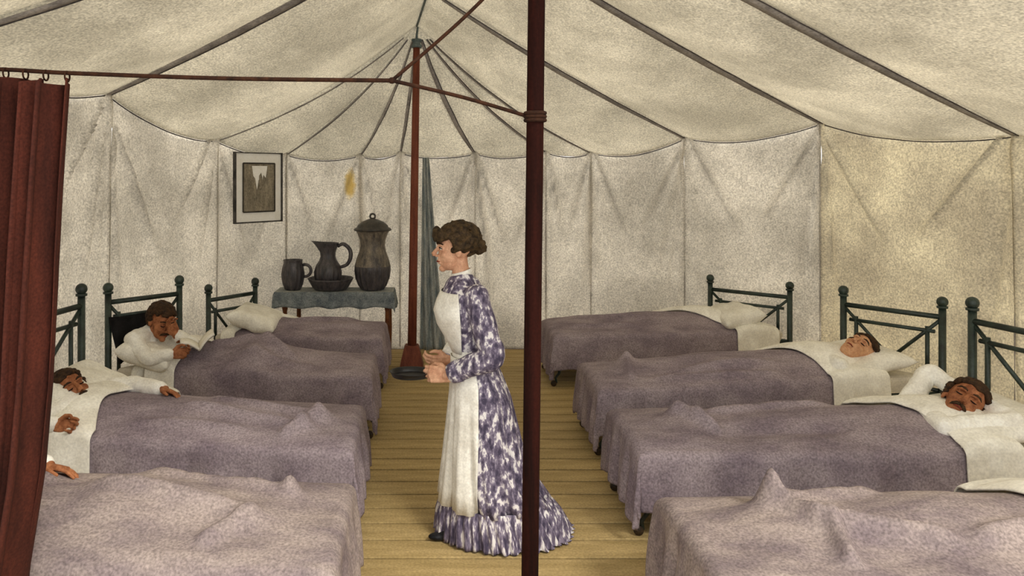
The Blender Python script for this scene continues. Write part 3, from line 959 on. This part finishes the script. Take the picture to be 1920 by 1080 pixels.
def hair_short(parent, Mx, m, seed, front=.055, size=.017, n=420):
    rnd = random.Random(seed)
    mb = MB()
    mb.ball((0, -.024, .036), (.079, .095, .088), 20, 14)
    t = MB()
    kept = 0
    while kept < n:
        d = V((rnd.gauss(0, 1), rnd.gauss(0, 1), rnd.gauss(0, 1))).normalized()
        p = V((d.x*.077, -.018 + d.y*.096, .030 + d.z*.092))
        if p.y > .0 and p.z < .062 + .3*max(0, p.y - .04): continue
        if p.z < -.045 or (p.z < .0 and p.y > -.03): continue
        r = size * rnd.uniform(.6, 1.15)
        t.ball(p + d * .004, (r, r, r * .8), 8, 5); kept += 1
    # scalp shell limited to the hair region by the tufts only
    me = remesh(MB().add([Mx @ p for p in t.v], t.f), .0055 , 1, .4)
    return make('hair', me, m, parent)

def body_skin(name, base, fine, coarse, m, label, cat='person', group=None):
    me = join_meshes([remesh(fine, .0034, 2, .5), remesh(coarse, .010, 3, .5)])
    o = make(name, me, m, base=base)
    tag(o, label, cat, group)
    return o

def limb(mb, pts, radii, n=12):
    mb.tube(catmull(pts, 5), [r for r in resample(radii, 5)], n)
    mb.ball(pts[0], radii[0]); mb.ball(pts[-1], radii[-1])
def resample(rs, n):
    out = []
    for i in range(len(rs) - 1):
        for k in range(n): out.append(lerp(rs[i], rs[i+1], k / n))
    return out + [rs[-1]]

def under(p, r):
    """lower a ball of the body so that it stays below the bedclothes"""
    p = V(p)
    for key, B in beds.items():
        if (p.x < 0) == (B.ff.x < 0):
            a, b = B.inv(V((p.x, p.y, 0)))
            if -.05 < b < B.W + .05 and 0 < a < B.L and a - r < ends[key][0] + ends[key][1] * b / B.W + sheet_w.get(key, (0, .05))[1] + .03:
                p.z = min(p.z, min(top_z(p.x, p.y), top_z(p.x, p.y - .04), top_z(p.x, p.y + .04)) - r - .024)
                p.z = max(p.z, MT - .05)
    return p

def patient(label, head, up, fwd, shoulders, hips, feet, arms, skin='skin_m', hs=1.06, asleep=True, moustache=True, seed=1, hair_seed=3, chest=None):
    """arms: list of (shoulder, elbow, wrist, hand_dir, thumb_dir, curl)"""
    Mx = frame_matrix(head, up, fwd, hs)
    if label.startswith(('person in white nightshirt lying beside', 'person lying behind')):   # arms resting on top of the bedclothes
        arms = [(sh, (el[0], el[1], max(el[2], top_z(el[0], el[1]) + .045)), (wr[0], wr[1], top_z(wr[0], wr[1]) + .035), hd, td, cu) for sh, el, wr, hd, td, cu in arms]
    fine = MB(); coarse = MB()
    head_solids(fine, Mx)
    sc = (V(shoulders[0]) + V(shoulders[1])) / 2
    neck_top = Mx @ V((0, -.02, -.05)); neck_bot = sc + (neck_top - sc) * 0.12
    fine.tube([neck_top, neck_top.lerp(neck_bot, .5), neck_bot], [.052, .052, .060], 14)
    hp = V(hips)
    ch = V(chest) if chest else sc.lerp(hp, .4)
    across = (V(shoulders[1]) - V(shoulders[0])).normalized()
    for q in range(9):
        t = q / 8
        c = sc * (1-t)**2 + ch * 2*t*(1-t) + hp * t*t
        wd = interp([0, .2, .6, 1], [.085, .115, .085, .10], t)
        for s_ in (-1, 0, 1):
            r_ = interp([0, .3, .7, 1], [.058, .068, .056, .048], t)
            coarse.ball(under(c + across * s_ * wd * .75, r_ + .012), r_, 12, 8)
    limb(coarse, [V(shoulders[0]), V(shoulders[1])], [.062, .062])
    for s_, ft in zip((-.085, .085), feet):
        a = hp + across * s_
        limb(coarse, [under(a, .042), under(a.lerp(V(ft), .5), .036), under(ft, .026)], [.042, .036, .026])
    shirt = MB()
    for q in range(11):
        t = q / 10
        c = sc * (1-t)**2 + ch * 2*t*(1-t) + hp * t*t
        wd = interp([0, .2, .6, 1], [.085, .115, .095, .11], t)
        for s_ in (-1, 0, 1):
            r_ = interp([0, .3, .7, 1], [.066, .078, .064, .056], t)
            shirt.ball(under(c + across * s_ * wd * .78, r_), r_, 12, 8)
    limb(shirt, [V(shoulders[0]), V(shoulders[1])], [.068, .068])
    shirt.ball(neck_bot, .072)
    for (sh, el, wr, hd, td, curl) in arms:
        limb(fine, [V(el).lerp(V(wr), .45), V(wr)], [.036, .026])
        limb(coarse, [V(sh), V(sh).lerp(V(el), .5), V(el), V(el).lerp(V(wr), .6)], [.052, .046, .04, .034])
        hand_solids(fine, wr, hd, td, curl, 1.08)
        cuff = V(el).lerp(V(wr), .86)
        limb(shirt, [V(sh), V(sh).lerp(V(el), .5), V(el), V(el).lerp(V(wr), .5), cuff], [.066, .060, .054, .050, .047])
    person = body_skin('person', (sc.x, sc.y, MT), fine, coarse, M[skin], label, group='patients in bed')
    sm = remesh(shirt, .009, 3, .5)
    # soft crumpling of the cotton
    crumple(sm, lambda c: noise.noise(c * 16) * .006 + noise.noise(c * 34) * .003)
    make('nightshirt', sm, M['shirt'], person)
    hair_short(person, Mx, M['hair'], hair_seed)
    face_parts(person, Mx, asleep, moustache)
    return person

# L2: sits hunched, cheek on one hand, other arm along the lap
patient('person in white nightshirt sitting hunched in bed, cheek resting on hand',
        (-2.045, 5.64, .80), (.30, -.10, .92), (.72, -.62, -.30),
        ((-2.205, 5.52, .69), (-2.10, 5.82, .71)), (-1.98, 5.72, .53), ((-1.4, 5.66, .49), (-1.4, 5.80, .49)),
        [((-2.205, 5.52, .68), (-2.06, 5.42, .575), (-1.895, 5.45, .60), (.9, .15, .05), (.1, .5, .8), .8),
         ((-2.10, 5.82, .70), (-1.84, 5.74, .60), (-1.925, 5.62, .71), (-.35, -.25, .9), (-.5, -.7, -.2), .55)],
        moustache=True, asleep=True, hair_seed=11, chest=(-2.16, 5.66, .60), hs=1.12)
# L3: reclines on the pillow, one arm stretched out over the blanket
patient('person in white nightshirt lying beside the curtain, one arm stretched over the blanket',
        (-2.13, 4.42, .62), (-.62, .10, .75), (.66, -.62, .40),
        ((-2.02, 4.66, .565), (-2.07, 4.33, .565)), (-1.45, 4.44, .505), ((-.85, 4.40, .49), (-.85, 4.28, .49)),
        [((-2.02, 4.66, .58), (-1.84, 4.65, .60), (-1.65, 4.59, .60), (.85, -.45, -.10), (.2, -.8, .3), .22),
         ((-2.07, 4.33, .57), (-2.25, 4.12, .545), (-2.05, 4.075, .55), (.95, .0, -.1), (0, .5, .8), .9)],
        moustache=True, asleep=True, hair_seed=12, hs=1.16)
# L4: hidden by the curtain but for one hand
patient('person lying behind the curtain, only one brown hand showing on the blanket',
        (-2.12, 3.14, .625), (-.8, .0, .6), (.5, -.2, .7),
        ((-1.94, 3.30, .565), (-1.96, 2.96, .565)), (-1.4, 3.12, .505), ((-.8, 3.12, .49), (-.8, 3.04, .49)),
        [((-1.94, 3.30, .58), (-1.86, 3.38, .60), (-1.70, 3.30, .60), (.9, -.20, -.06), (.2, -.8, .3), .22),
         ((-1.96, 2.96, .56), (-1.95, 2.88, .56), (-1.78, 2.88, .57), (1, 0, -.1), (0, .5, .8), .5)],
        moustache=False, asleep=True, hair_seed=13)
# R2: asleep, face turned to the aisle
patient('person asleep on right, brown-haired head sunk in pillow, pale face turned to the aisle',
        (3.085, 5.42, .635), (.80, .18, .34), (-.42, -.50, .62),
        ((2.85, 5.60, .555), (2.89, 5.30, .55)), (2.25, 5.48, .505), ((1.6, 5.44, .49), (1.6, 5.36, .49)),
        [((2.85, 5.60, .55), (2.62, 5.58, .49), (2.40, 5.52, .48), (-1, -.1, 0), (0, -.5, .8), .4),
         ((2.91, 5.32, .54), (2.74, 5.40, .485), (2.52, 5.44, .475), (-1, .1, 0), (0, .5, .8), .4)],
        skin='skin_pale', moustache=False, asleep=True, hair_seed=14, hs=1.2)
# R3: arms folded behind the head
patient('person in white nightshirt lying on right with both arms folded behind dark-haired head',
        (2.935, 4.13, .645), (.66, .12, .62), (-.40, -.72, .40),
        ((2.77, 4.35, .565), (2.75, 3.99, .55)), (2.15, 4.22, .505), ((1.55, 4.26, .49), (1.55, 4.18, .49)),
        [((2.77, 4.35, .565), (2.97, 4.46, .725), (3.06, 4.28, .64), (.1, -1, .0), (.7, 0, .6), .3),
         ((2.75, 3.99, .55), (3.07, 3.94, .60), (3.07, 4.12, .635), (-.1, 1, .05), (.7, 0, .6), .3)],
        moustache=True, asleep=True, hair_seed=15, hs=1.18)

# book in front of the hunched patient
bk = empty('book', (-1.76, 5.58, .60), 'open white book lying before the hunched sitting patient', 'book')
def page(rotz, tilt, side):
    R = Matrix.Rotation(rotz, 3, 'Z') @ Matrix.Rotation(tilt, 3, 'Y')
    mb = MB(); rows = []
    for i in range(9):
        u = i / 8
        rows.append([V((-1.745, 5.60, .615)) + R @ V((side * u * .15, vv, .02 * math.sin(PI * u * .8))) for vv in (-.10, -.03, .04, .10)])
    vs, fs = grid(rows); return mesh(vs, fs)
for sd, tl in ((-1, .35), (1, -.75)):
    make('page_block', page(.35, tl, sd), M['paper'], bk, solid=.014)
    pg = page(.35, tl, sd); pg.transform(Matrix.Translation((0, 0, -.012)))
    make('cover', pg, M['book_cover'], bk, solid=.004)

# dark garment on the headboard
rows = []
B = beds['L2']
inn = -B.ax * 0.042
for a in range(17):
    v = a / 16
    row = []
    for b in range(17):
        u = b / 16
        t0 = lerp(-.06, 0.06, v ** 1.4); t1 = lerp(.66, .36, v)
        t = lerp(t0, t1, u)
        p = B.hn.lerp(B.hf, t) + inn * (1 + .35 * math.sin(u * 9 + v * 2))
        p.z = lerp(.85 - .02 * math.sin(u * PI) + .02 * u, .49 + .03 * u, v)
        row.append(p)
    rows.append(row)
vs, fs = grid(rows)
o = make('dark_garment', mesh(vs, fs), M['black'], base=B.hn.lerp(B.hf, .35) + V((0, 0, .5)), solid=.02)
tag(o, 'black garment hung on the headboard behind the hunched sitting patient', 'garment')

# ------------------------------------------------------------------ nurse
NY = 4.0; NS = NY / F
def NP(px, py, dy=0.0):
    return V(((px - CX) * NS, NY + dy, H - (py - CY) * NS))
hc = NP(853, 467)
nM = frame_matrix(hc, (-.02, 0, 1), (-1, -.10, -.06), 1.03)
fine = MB(); coarse = MB()
head_solids(fine, nM, nose=1.04)
nt_ = nM @ V((0, -.02, -.05)); nb_ = NP(866, 522)
fine.tube([nt_, nt_.lerp(nb_, .5), nb_], [.045, .045, .055], 14)
torso_rows = [  # py, front px, back px, half width
    (512, 849, 884, .058), (520, 843, 889, .085), (530, 837, 894, .130), (545, 830, 901, .168), (562, 822, 905, .178), (580, 817, 907, .180), (605, 823, 907, .165), (630, 838, 908, .140), (655, 851, 915, .122), (668, 852, 924, .130)]
def ring(py, x0, x1, hw, n=40, fold=None):
    row = []
    c = (x0 + x1) / 2; rx = (x1 - x0) / 2 * NS
    for k in range(n):
        a = 2 * PI * k / n
        f = fold(a) if fold else 0
        p = NP(c, py)
        row.append(p + V((-(rx + f) * math.cos(a), (hw + f) * math.sin(a), 0)))
    return row
rows = [ring(*r) for r in torso_rows]
vs, fs = grid(rows, close_v=True, cap=True)
bod = MB().add(vs, fs)
inner = [ring(r[0], r[1] + 6, r[2] - 6, r[3] - .018) for r in torso_rows[1:]]
vs, fs = grid(inner, close_v=True, cap=True); coarse.add(vs, fs)
for sy in (-.075, .075):
    limb(coarse, [NP(885, 690, sy), NP(880, 820, sy), NP(885, 985, sy)], [.08, .058, .042])
arms = [
    (NP(890, 548, -.155), NP(917, 650, -.225), NP(838, 691, -.135), V((-1, .22, .02)), V((-.2, .25, .9)), .75, 'near'),
    (NP(884, 548, .155), NP(885, 645, .225), NP(840, 681, .06), V((-1, -.20, -.05)), V((-.2, -.35, .9)), .75, 'far')]
sl = []
for sh, el, wr, hd, td, cu_, nm in arms:
    limb(coarse, [sh, sh.lerp(el, .5), el, el.lerp(wr, .6)], [.05, .044, .04, .032])
    limb(fine, [el.lerp(wr, .5), wr], [.034, .025])
    hand_solids(fine, wr, hd, td, cu_, 1.10 if nm == 'near' else 1.0)
nurse = body_skin('person', NP(880, 1012), fine, coarse, M['skin_n'],
                  'nurse in purple sprigged dress and white apron standing in the aisle with tray', 'person')
nurse['base'] = tuple(nurse.location)
# dress bodice with its two sleeves, one garment
for sh, el, wr, hd, td, cu_, nm in arms:
    limb(bod, [sh + V((0, 0, .0)), sh.lerp(el, .35), sh.lerp(el, .75), el, el.lerp(wr, .45), el.lerp(wr, .80)], [.066, .068, .064, .064, .060, .050], 14)
bme = remesh(bod, .008, 3, .5)
crumple(bme, lambda c: noise.noise(c * 14) * .005 + noise.noise(V((c.x * 26, c.y * 26, c.z * 9))) * .004)
dress = make('dress_bodice', bme, M['dress'], nurse)
# skirt
skirt_rows = [(655, 850, 917, .124), (664, 850, 922, .135), (680, 850, 931, .16), (700, 849, 941, .185), (740, 847, 956, .22), (800, 842, 969, .235), (850, 838, 980, .25), (890, 834, 998, .255), (930, 829, 1026, .26), (960, 826, 1045, .26), (985, 823, 1060, .26), (1006, 821, 1069, .26)]
def srow(py):
    ks = [r[0] for r in skirt_rows]
    return [interp(ks, [r[i] for r in skirt_rows], py) for i in (1, 2, 3)]
def skirt_fold(a, py):
    g = smooth((py - 662) / 260)
    w = a * 11 + .5 * math.sin(py / 70)
    return g * (.040 * (abs(math.sin(w / 2)) ** .7 - .65) + .006 * math.sin(a * 29 + 1))
def skirt_ring(py, off=0.0, n=220, frill=False):
    x0, x1, hw = srow(py)
    g = smooth((py - 660) / 300)
    def fold(a):
        f = skirt_fold(a, py)
        if frill:
            t = smooth((py - 925) / 30)
            f = f * .4 + t * (.011 * math.sin(a * 44 + .5 * math.sin(a * 5))) + .012 * t
        return f + off
    rw = ring(py, x0, x1, hw, n, fold)
    for p in rw: p.z = max(p.z, .012 + .004 * math.sin(p.x * 60))
    if py > 985:
        for p in rw:   # the hem dips a little towards the viewer's side middle
            p.z += 0.0
    return rw
pys = [655, 660, 665, 672, 680, 690, 700, 720, 740, 770, 800, 830, 860, 890, 910, 932]
rows = [skirt_ring(p) for p in pys]
vs, fs = grid(rows, close_v=True)
sk = make('dress_skirt', mesh(vs, fs), M['dress'], nurse, solid=.004)
rows = [skirt_ring(p, 0.004, frill=True) for p in (926, 931, 937, 945, 955, 965, 975, 985, 995, 1003)]
vs, fs = grid(rows, close_v=True)
make('hem_flounce', mesh(vs, fs), M['dress_hem'], sk, solid=.004)
# waistband
rows = [ring(p, srow(p)[0] - 1.5, srow(p)[1] + 1.5, srow(p)[2] + .005) for p in (650, 654, 660, 666)]
rows = [ring(651, 848, 915, .129), ring(655, 848, 918, .13), ring(661, 848, 922, .134), ring(667, 848, 926, .142)]
vs, fs = grid(rows, close_v=True)
make('waistband', mesh(vs, fs), M['apron'], nurse, solid=.004)
# apron: skirt panel and bib wrapped round the front
def wrap_panel(py_list, xr_fn, row_fn, off, n=30, sway=0.0):
    rows = []
    for py in py_list:
        x0, x1, hw = row_fn(py)
        c = (x0 + x1) / 2; rx = (x1 - x0) / 2
        cosv = max(-1, min(1, (c - xr_fn(py)) / rx))
        amax = math.acos(cosv)
        row = []
        for k in range(n + 1):
            a = lerp(-amax, amax, k / n)
            f = off + (skirt_fold(a % (2 * PI), py) if py > 660 else 0)
            row.append(NP(c, py) + V((-(rx * NS + f) * math.cos(a), (hw + f) * math.sin(a), 0)))
        rows.append(row)
    vs, fs = grid(rows); return mesh(vs, fs)
ap = make('apron', wrap_panel([664, 675, 690, 710, 740, 780, 820, 860, 895, 930], lambda p: interp([660, 700, 800, 930], [880, 893, 893, 890], p), srow, .014, 60), M['apron'], nurse, solid=.004)
def trow(py):
    ks = [r[0] for r in torso_rows]
    return [interp(ks, [r[i] for r in torso_rows], py) for i in (1, 2, 3)]
make('bib', wrap_panel([543, 550, 560, 570, 580, 592, 605, 618, 630, 642, 656], lambda p: interp([543, 580, 656], [858, 860, 866], p), trow, .011), M['apron'], ap, solid=.004)
# collar and cuffs
rows = []
for py, sx in ((519, 1.06), (513, 1.04), (507, 1.0)):
    rows.append([p + V(((p.x - NP(866, 510).x) * (sx - 1), 0, (p.x - NP(866, 510).x) * .30)) for p in ring(py, 847, 883, .055, 30)])
vs, fs = grid(rows, close_v=True)
make('collar', mesh(vs, fs), M['apron'], nurse, solid=.006)
for sh, el, wr, hd, td, cu_, nm in arms:
    a, b = el.lerp(wr, .72), el.lerp(wr, .93)
    mb = MB().tube([a, a.lerp(b, .5), b], [.058, .056, .050], 18) if nm == 'near' else MB().tube([el.lerp(wr, .3), a, b], [.072, .066, .056], 18)
    make('cuff', mb.mesh(), M['dress'] if nm == 'near' else M['apron'], nurse)
# hair: swept up in a thick curly roll with a knot at the back
rnd = random.Random(5); hb = MB()
def tuft(c, r): hb.ball(c, (r * rnd.uniform(.8, 1.2), r * rnd.uniform(.8, 1.2), r * rnd.uniform(.7, 1.1)), 9, 6)
cnt = 0
while cnt < 520:
    d = V((rnd.gauss(0, 1), rnd.gauss(0, 1), rnd.gauss(0, 1))).normalized()
    p = V((d.x*.086, -.024 + d.y*.108, .050 + d.z*.088))
    if p.y > .02 and p.z < .062: continue
    if p.z < -.005 and p.y > -.06: continue
    if p.z < -.03: continue
    tuft(nM @ p, .015 * rnd.uniform(.7, 1.2)); cnt += 1
for q in range(90):      # front roll over the brow
    a = rnd.uniform(-1.2, 1.2)
    p = V((math.sin(a)*.070, .055 + .045*math.cos(a), .078 + rnd.uniform(-.022, .026)))
    tuft(nM @ p, .018)
for q in range(70):      # knot
    d = V((rnd.gauss(0, 1), rnd.gauss(0, 1), rnd.gauss(0, 1))).normalized() * rnd.uniform(.4, 1)
    tuft(nM @ (V((0, -.128, .010)) + V((d.x*.04, d.y*.034, d.z*.04))), .014)
make('hair', remesh(hb, .005, 1, .4), M['hair_n'], nurse)
face_parts(nurse, nM, False, None, hairm='hair')
# shoe
for sy, px in ((-.11, 846), (.08, 872)):
    c = NP(px, 1019, sy); c.z = .032
    mb = MB()
    mb.ball(c, (.075, .034, .030), 14, 9); mb.ball(c + V((-.07, 0, -.010)), (.055, .028, .020), 14, 9); mb.ball(c + V((.07, 0, .012)), (.04, .032, .042), 12, 8)
    me = remesh(mb, .006, 3)
    for v in me.vertices:
        if v.co.z < .002: v.co.z = .002
    make('shoe', me, M['shoe'], nurse)

# tray
tc_ = NP(771, 698, -.04)
def oval(c, rx, ry, z, n=44): return [V((c.x + rx*math.cos(2*PI*k/n), c.y + ry*math.sin(2*PI*k/n), c.z + z)) for k in range(n)]
ty = empty('tray', tc_, 'small black oval tray held in both hands by the nurse', 'tray')
vs, fs = grid([oval(tc_, .05, .04, -.012), oval(tc_, .095, .078, -.012), oval(tc_, .100, .082, -.006), oval(tc_, .095, .078, -.004), oval(tc_, .05, .04, -.004)], close_v=True, cap=True)
make('tray_base', mesh(vs, fs), M['tray'], ty)
vs, fs = grid([oval(tc_, .098, .080, -.010), oval(tc_, .110, .090, .014), oval(tc_, .114, .094, .016), oval(tc_, .112, .092, .019), oval(tc_, .106, .086, .016), oval(tc_, .094, .076, -.006)], close_v=True)
make('rim', mesh(vs, fs), M['tray'], ty)

# ------------------------------------------------------------------ table with its vessels
TD0, TD1 = 7.60, 7.94
TZ = P(0, 549, TD0).z
xl, xr = P(514, 0, TD0).x, P(724, 0, TD0).x
xr_back = P(745, 0, TD1).x
tb = empty('side_table', ((xl + xr)/2, (TD0 + TD1)/2, 0), 'small wooden table under blue-grey cloth against the rear wall', 'table')
XR = (xr + xr_back)/2 + .02
make('table_top', MB().box(((xl + XR)/2, (TD0 + TD1)/2, TZ - .02), (XR - xl - .02, TD1 - TD0 - .02, .03)).mesh(), M['table_wood'], tb, smooth_shade=False)
for lx, ly in ((xl + .10, TD0 + .05), (xl + .2, TD1 - .05), (XR - .06, TD0 + .05), (XR - .05, TD1 - .05)):
    lg = MB().tube([(lx, ly, TZ - .03), (lx, ly, TZ - .14), (lx, ly, TZ - .16), (lx, ly, TZ - .2), (lx, ly, .3), (lx + .004, ly, .06), (lx + .006, ly, 0)], [.024, .024, .03, .022, .025, .014, .012], 12)
    make('leg', lg.mesh(), M['table_wood'], tb)
# the cloth lies on the table: top and skirts with folds
nx, ny = 70, 24; hang = .155
rows = []
for j in range(-7, ny + 8):
    row = []
    for i in range(-7, nx + 8):
        ex = max(0, -i, i - nx) / 7 * hang; ey = max(0, -j, j - ny) / 7 * hang
        x = lerp(xl, XR, max(0, min(nx, i)) / nx); y_ = lerp(TD0, TD1, max(0, min(ny, j)) / ny)
        dn = max(ex, ey) + .25 * min(ex, ey)
        g = dn / hang
        x += (-1 if i < 0 else 1 if i > nx else 0) * (.008 + .12 * ex + .012 * g * math.sin(y_ * 60))
        y_ += (-1 if j < 0 else 1 if j > ny else 0) * (.008 + .10 * ey + .010 * g * math.sin(x * 34 + math.sin(x * 7)))
        row.append(V((x, y_, TZ - dn + .004 + (.01 * g * math.sin(x * 20)))))
    rows.append(row)
vs, fs = grid(rows)
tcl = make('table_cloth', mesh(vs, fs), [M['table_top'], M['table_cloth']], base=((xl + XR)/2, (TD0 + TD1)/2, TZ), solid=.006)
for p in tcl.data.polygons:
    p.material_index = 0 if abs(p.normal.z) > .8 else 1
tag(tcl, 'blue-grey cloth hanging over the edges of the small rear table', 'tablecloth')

TY = 7.77; TS = TY / F
def vessel_x(px): return (px - CX) * TS
TZ += .008
mug_c = V((vessel_x(550), TY - .02, TZ))
mg = empty('mug', mug_c, 'dark fluted mug with small handle at left end of the table', 'mug')
fl_ = lambda z: (.06 * smooth(1 - z / .22), 14)
make('body', MB().lathe(mug_c, [(.07, 0), (.085, .008), (.105, .06), (.118, .13), (.120, .17), (.108, .24), (.096, .28), (.098, .305), (.102, .312), (.096, .312), (.090, .30), (.08, .2), (.05, .05)], 56, lambda z: (.15 * smooth((.24 - z) / .08), 14)).mesh(), M['pewter'], mg)
make('handle', MB().torus(mug_c + V((.125, 0, .20)), .062, .016, 'y', 18, 8, -PI*.55, PI*.62).mesh(), M['pewter'], mg)
bs_c = V((vessel_x(620), TY, TZ))
bs = make('basin', MB().lathe(bs_c, [(.13, 0), (.165, .004), (.19, .03), (.232, .105), (.240, .118), (.236, .122), (.224, .108), (.18, .03), (.15, .016), (.05, .014)], 52, lambda z: (.03, 18)).mesh(), M['pewter'], base=bs_c)
tag(bs, 'wide dark shallow basin with the jug standing in it', 'basin')
jg_c = V((vessel_x(615), TY, TZ + .018))
jg = empty('jug', jg_c, 'dark fluted jug with flared lip and curved handle standing in basin', 'jug')
prof = [(.08, 0), (.10, .008), (.125, .05), (.143, .12), (.145, .17), (.125, .235), (.092, .285), (.078, .325), (.080, .37), (.098, .425), (.112, .462), (.118, .468), (.106, .462), (.072, .37), (.068, .32), (.10, .22), (.10, .1)]
mb = MB().lathe(jg_c, prof, 56, lambda z: (.15 * smooth((.22 - z) / .08), 14))
for v in mb.v:      # pulled lip
    h_ = v.z - jg_c.z
    if h_ > .36 and v.x < jg_c.x:
        k_ = (h_ - .36) / .108
        c_ = max(0, -(v.x - jg_c.x) / .11)
        v.x -= .055 * k_ * c_ ** 2; v.z += .018 * k_ * c_ ** 2; v.y = jg_c.y + (v.y - jg_c.y) * (1 - .35 * k_ * c_)
make('body', mb.mesh(), M['pewter'], jg)
hp_ = catmull([jg_c + V((.10, 0, .43)), jg_c + V((.16, 0, .455)), jg_c + V((.225, 0, .40)), jg_c + V((.235, 0, .32)), jg_c + V((.20, 0, .245)), jg_c + V((.13, 0, .215))], 6)
make('handle', MB().tube(hp_, [.016 + .006 * math.sin(PI * q / (len(hp_) - 1)) for q in range(len(hp_))], 10).mesh(), M['pewter'], jg)
ur_c = V((vessel_x(699), TY - .02, TZ))
ur = empty('urn', ur_c, 'tall lidded grey urn with fluted belly at right end of the table', 'urn')
prof = [(.09, 0), (.12, .008), (.15, .05), (.178, .12), (.19, .20), (.188, .25), (.165, .33), (.138, .40), (.128, .46), (.134, .52), (.158, .585), (.175, .615), (.182, .622), (.165, .618), (.12, .5)]
urb = make('body', MB().lathe(ur_c, prof, 64, lambda z: (.13 * smooth((.27 - z) / .06), 16)).mesh(), [M['urn'], M['pewter']], ur)
for p in urb.data.polygons:
    if p.center.z - ur_c.z < .25: p.material_index = 1
lid = make('lid', MB().lathe(ur_c + V((0, 0, .618)), [(.12, -.004), (.19, -.004), (.197, .008), (.188, .02), (.165, .03), (.158, .05), (.118, .085), (.06, .11), (.035, .118), (.02, .12)], 48).mesh(), M['urn_lid'], ur)
sub('knob', MB().torus(ur_c + V((0, 0, .762)), .026, .010, 'y', 18, 8).ball(ur_c + V((0, 0, .738)), (.02, .02, .012)).mesh(), M['urn_lid'], lid)

# ------------------------------------------------------------------ framed picture on the rear wall
bl, br_ = P(440, 418, 7.42), P(527, 416, 7.86)
zt_, zb_ = 2.135, 1.43
ux = V((br_.x - bl.x, br_.y - bl.y, 0)); wl = ux.length; ux.normalize()
nrm = V((-ux.y, ux.x, 0))
if nrm.y > 0: nrm = -nrm
ctr = V(((bl.x + br_.x)/2, (bl.y + br_.y)/2, (zt_ + zb_)/2))
Rm = Matrix(((ux.x, nrm.x, 0), (ux.y, nrm.y, 0), (0, 0, 1)))
hh = zt_ - zb_
pf = empty('framed_picture', V((ctr.x, ctr.y, zb_)), 'framed grey picture in white mount hanging on the rear canvas wall', 'picture')
def fbox(cx_, cz_, sx, sz, dep, yo=0): return MB().box(ctr + Rm @ V((cx_, yo, cz_)), (sx, dep, sz), Rm).mesh()
t_ = .014
make('frame_edge', fbox(-wl/2, 0, t_, hh + t_, .04), M['frame_black'], pf, smooth_shade=False)
make('frame_edge', fbox(wl/2, 0, t_, hh + t_, .04), M['frame_black'], pf, smooth_shade=False)
make('frame_edge', fbox(0, hh/2, wl, t_ * .7, .04), M['frame_black'], pf, smooth_shade=False)
make('frame_edge', fbox(0, -hh/2, wl, t_, .04), M['frame_black'], pf, smooth_shade=False)
make('mount', fbox(0, 0, wl - t_, hh - t_, .014, -.004), M['frame_white'], pf, smooth_shade=False)
M['picture'] = mat('picture_print', (118, 110, 95), (156, 146, 126), big=7, grain=0.25, gscale=60, stretch=(3, 3, .8))
M['picture_dark'] = mat('picture_line', (54, 50, 46), (76, 70, 62), big=12)
pw, ph_ = wl * .68, hh * .70
pic = make('print', fbox(0, 0, pw, ph_, .006, .008), M['picture'], pf, smooth_shade=False)
def poly(pts, yo, m, nm):
    vs = [ctr + Rm @ V((x, yo, z)) for x, z in pts] + [ctr + Rm @ V((x, yo - .003, z)) for x, z in pts]
    n = len(pts)
    fs = [tuple(range(n)), tuple(range(2*n - 1, n - 1, -1))] + [(i, (i+1) % n, n + (i+1) % n, n + i) for i in range(n)]
    make(nm, mesh(vs, fs), m, pic, smooth_shade=False)
poly([(-.09, .22), (.10, .22), (.08, .10), (.05, .13), (.03, .05), (-.01, .08), (-.03, -.02), (-.05, .09), (-.075, .12)], .015, M['frame_white'], 'pale_patch')
poly([(-.005, .12), (.02, .15), (.035, .10), (.03, -.02), (-.005, -.01)], .018, M['picture'], 'drawn_tower')
for x0, z0, sx, sz in ((-pw/2, 0, .012, ph_), (pw/2, 0, .012, ph_), (0, ph_/2, pw, .014), (0, -ph_/2, pw, .014)):
    make('ruled_border', fbox(x0, z0, sx, sz, .006, .013), M['picture_dark'], pic, smooth_shade=False)
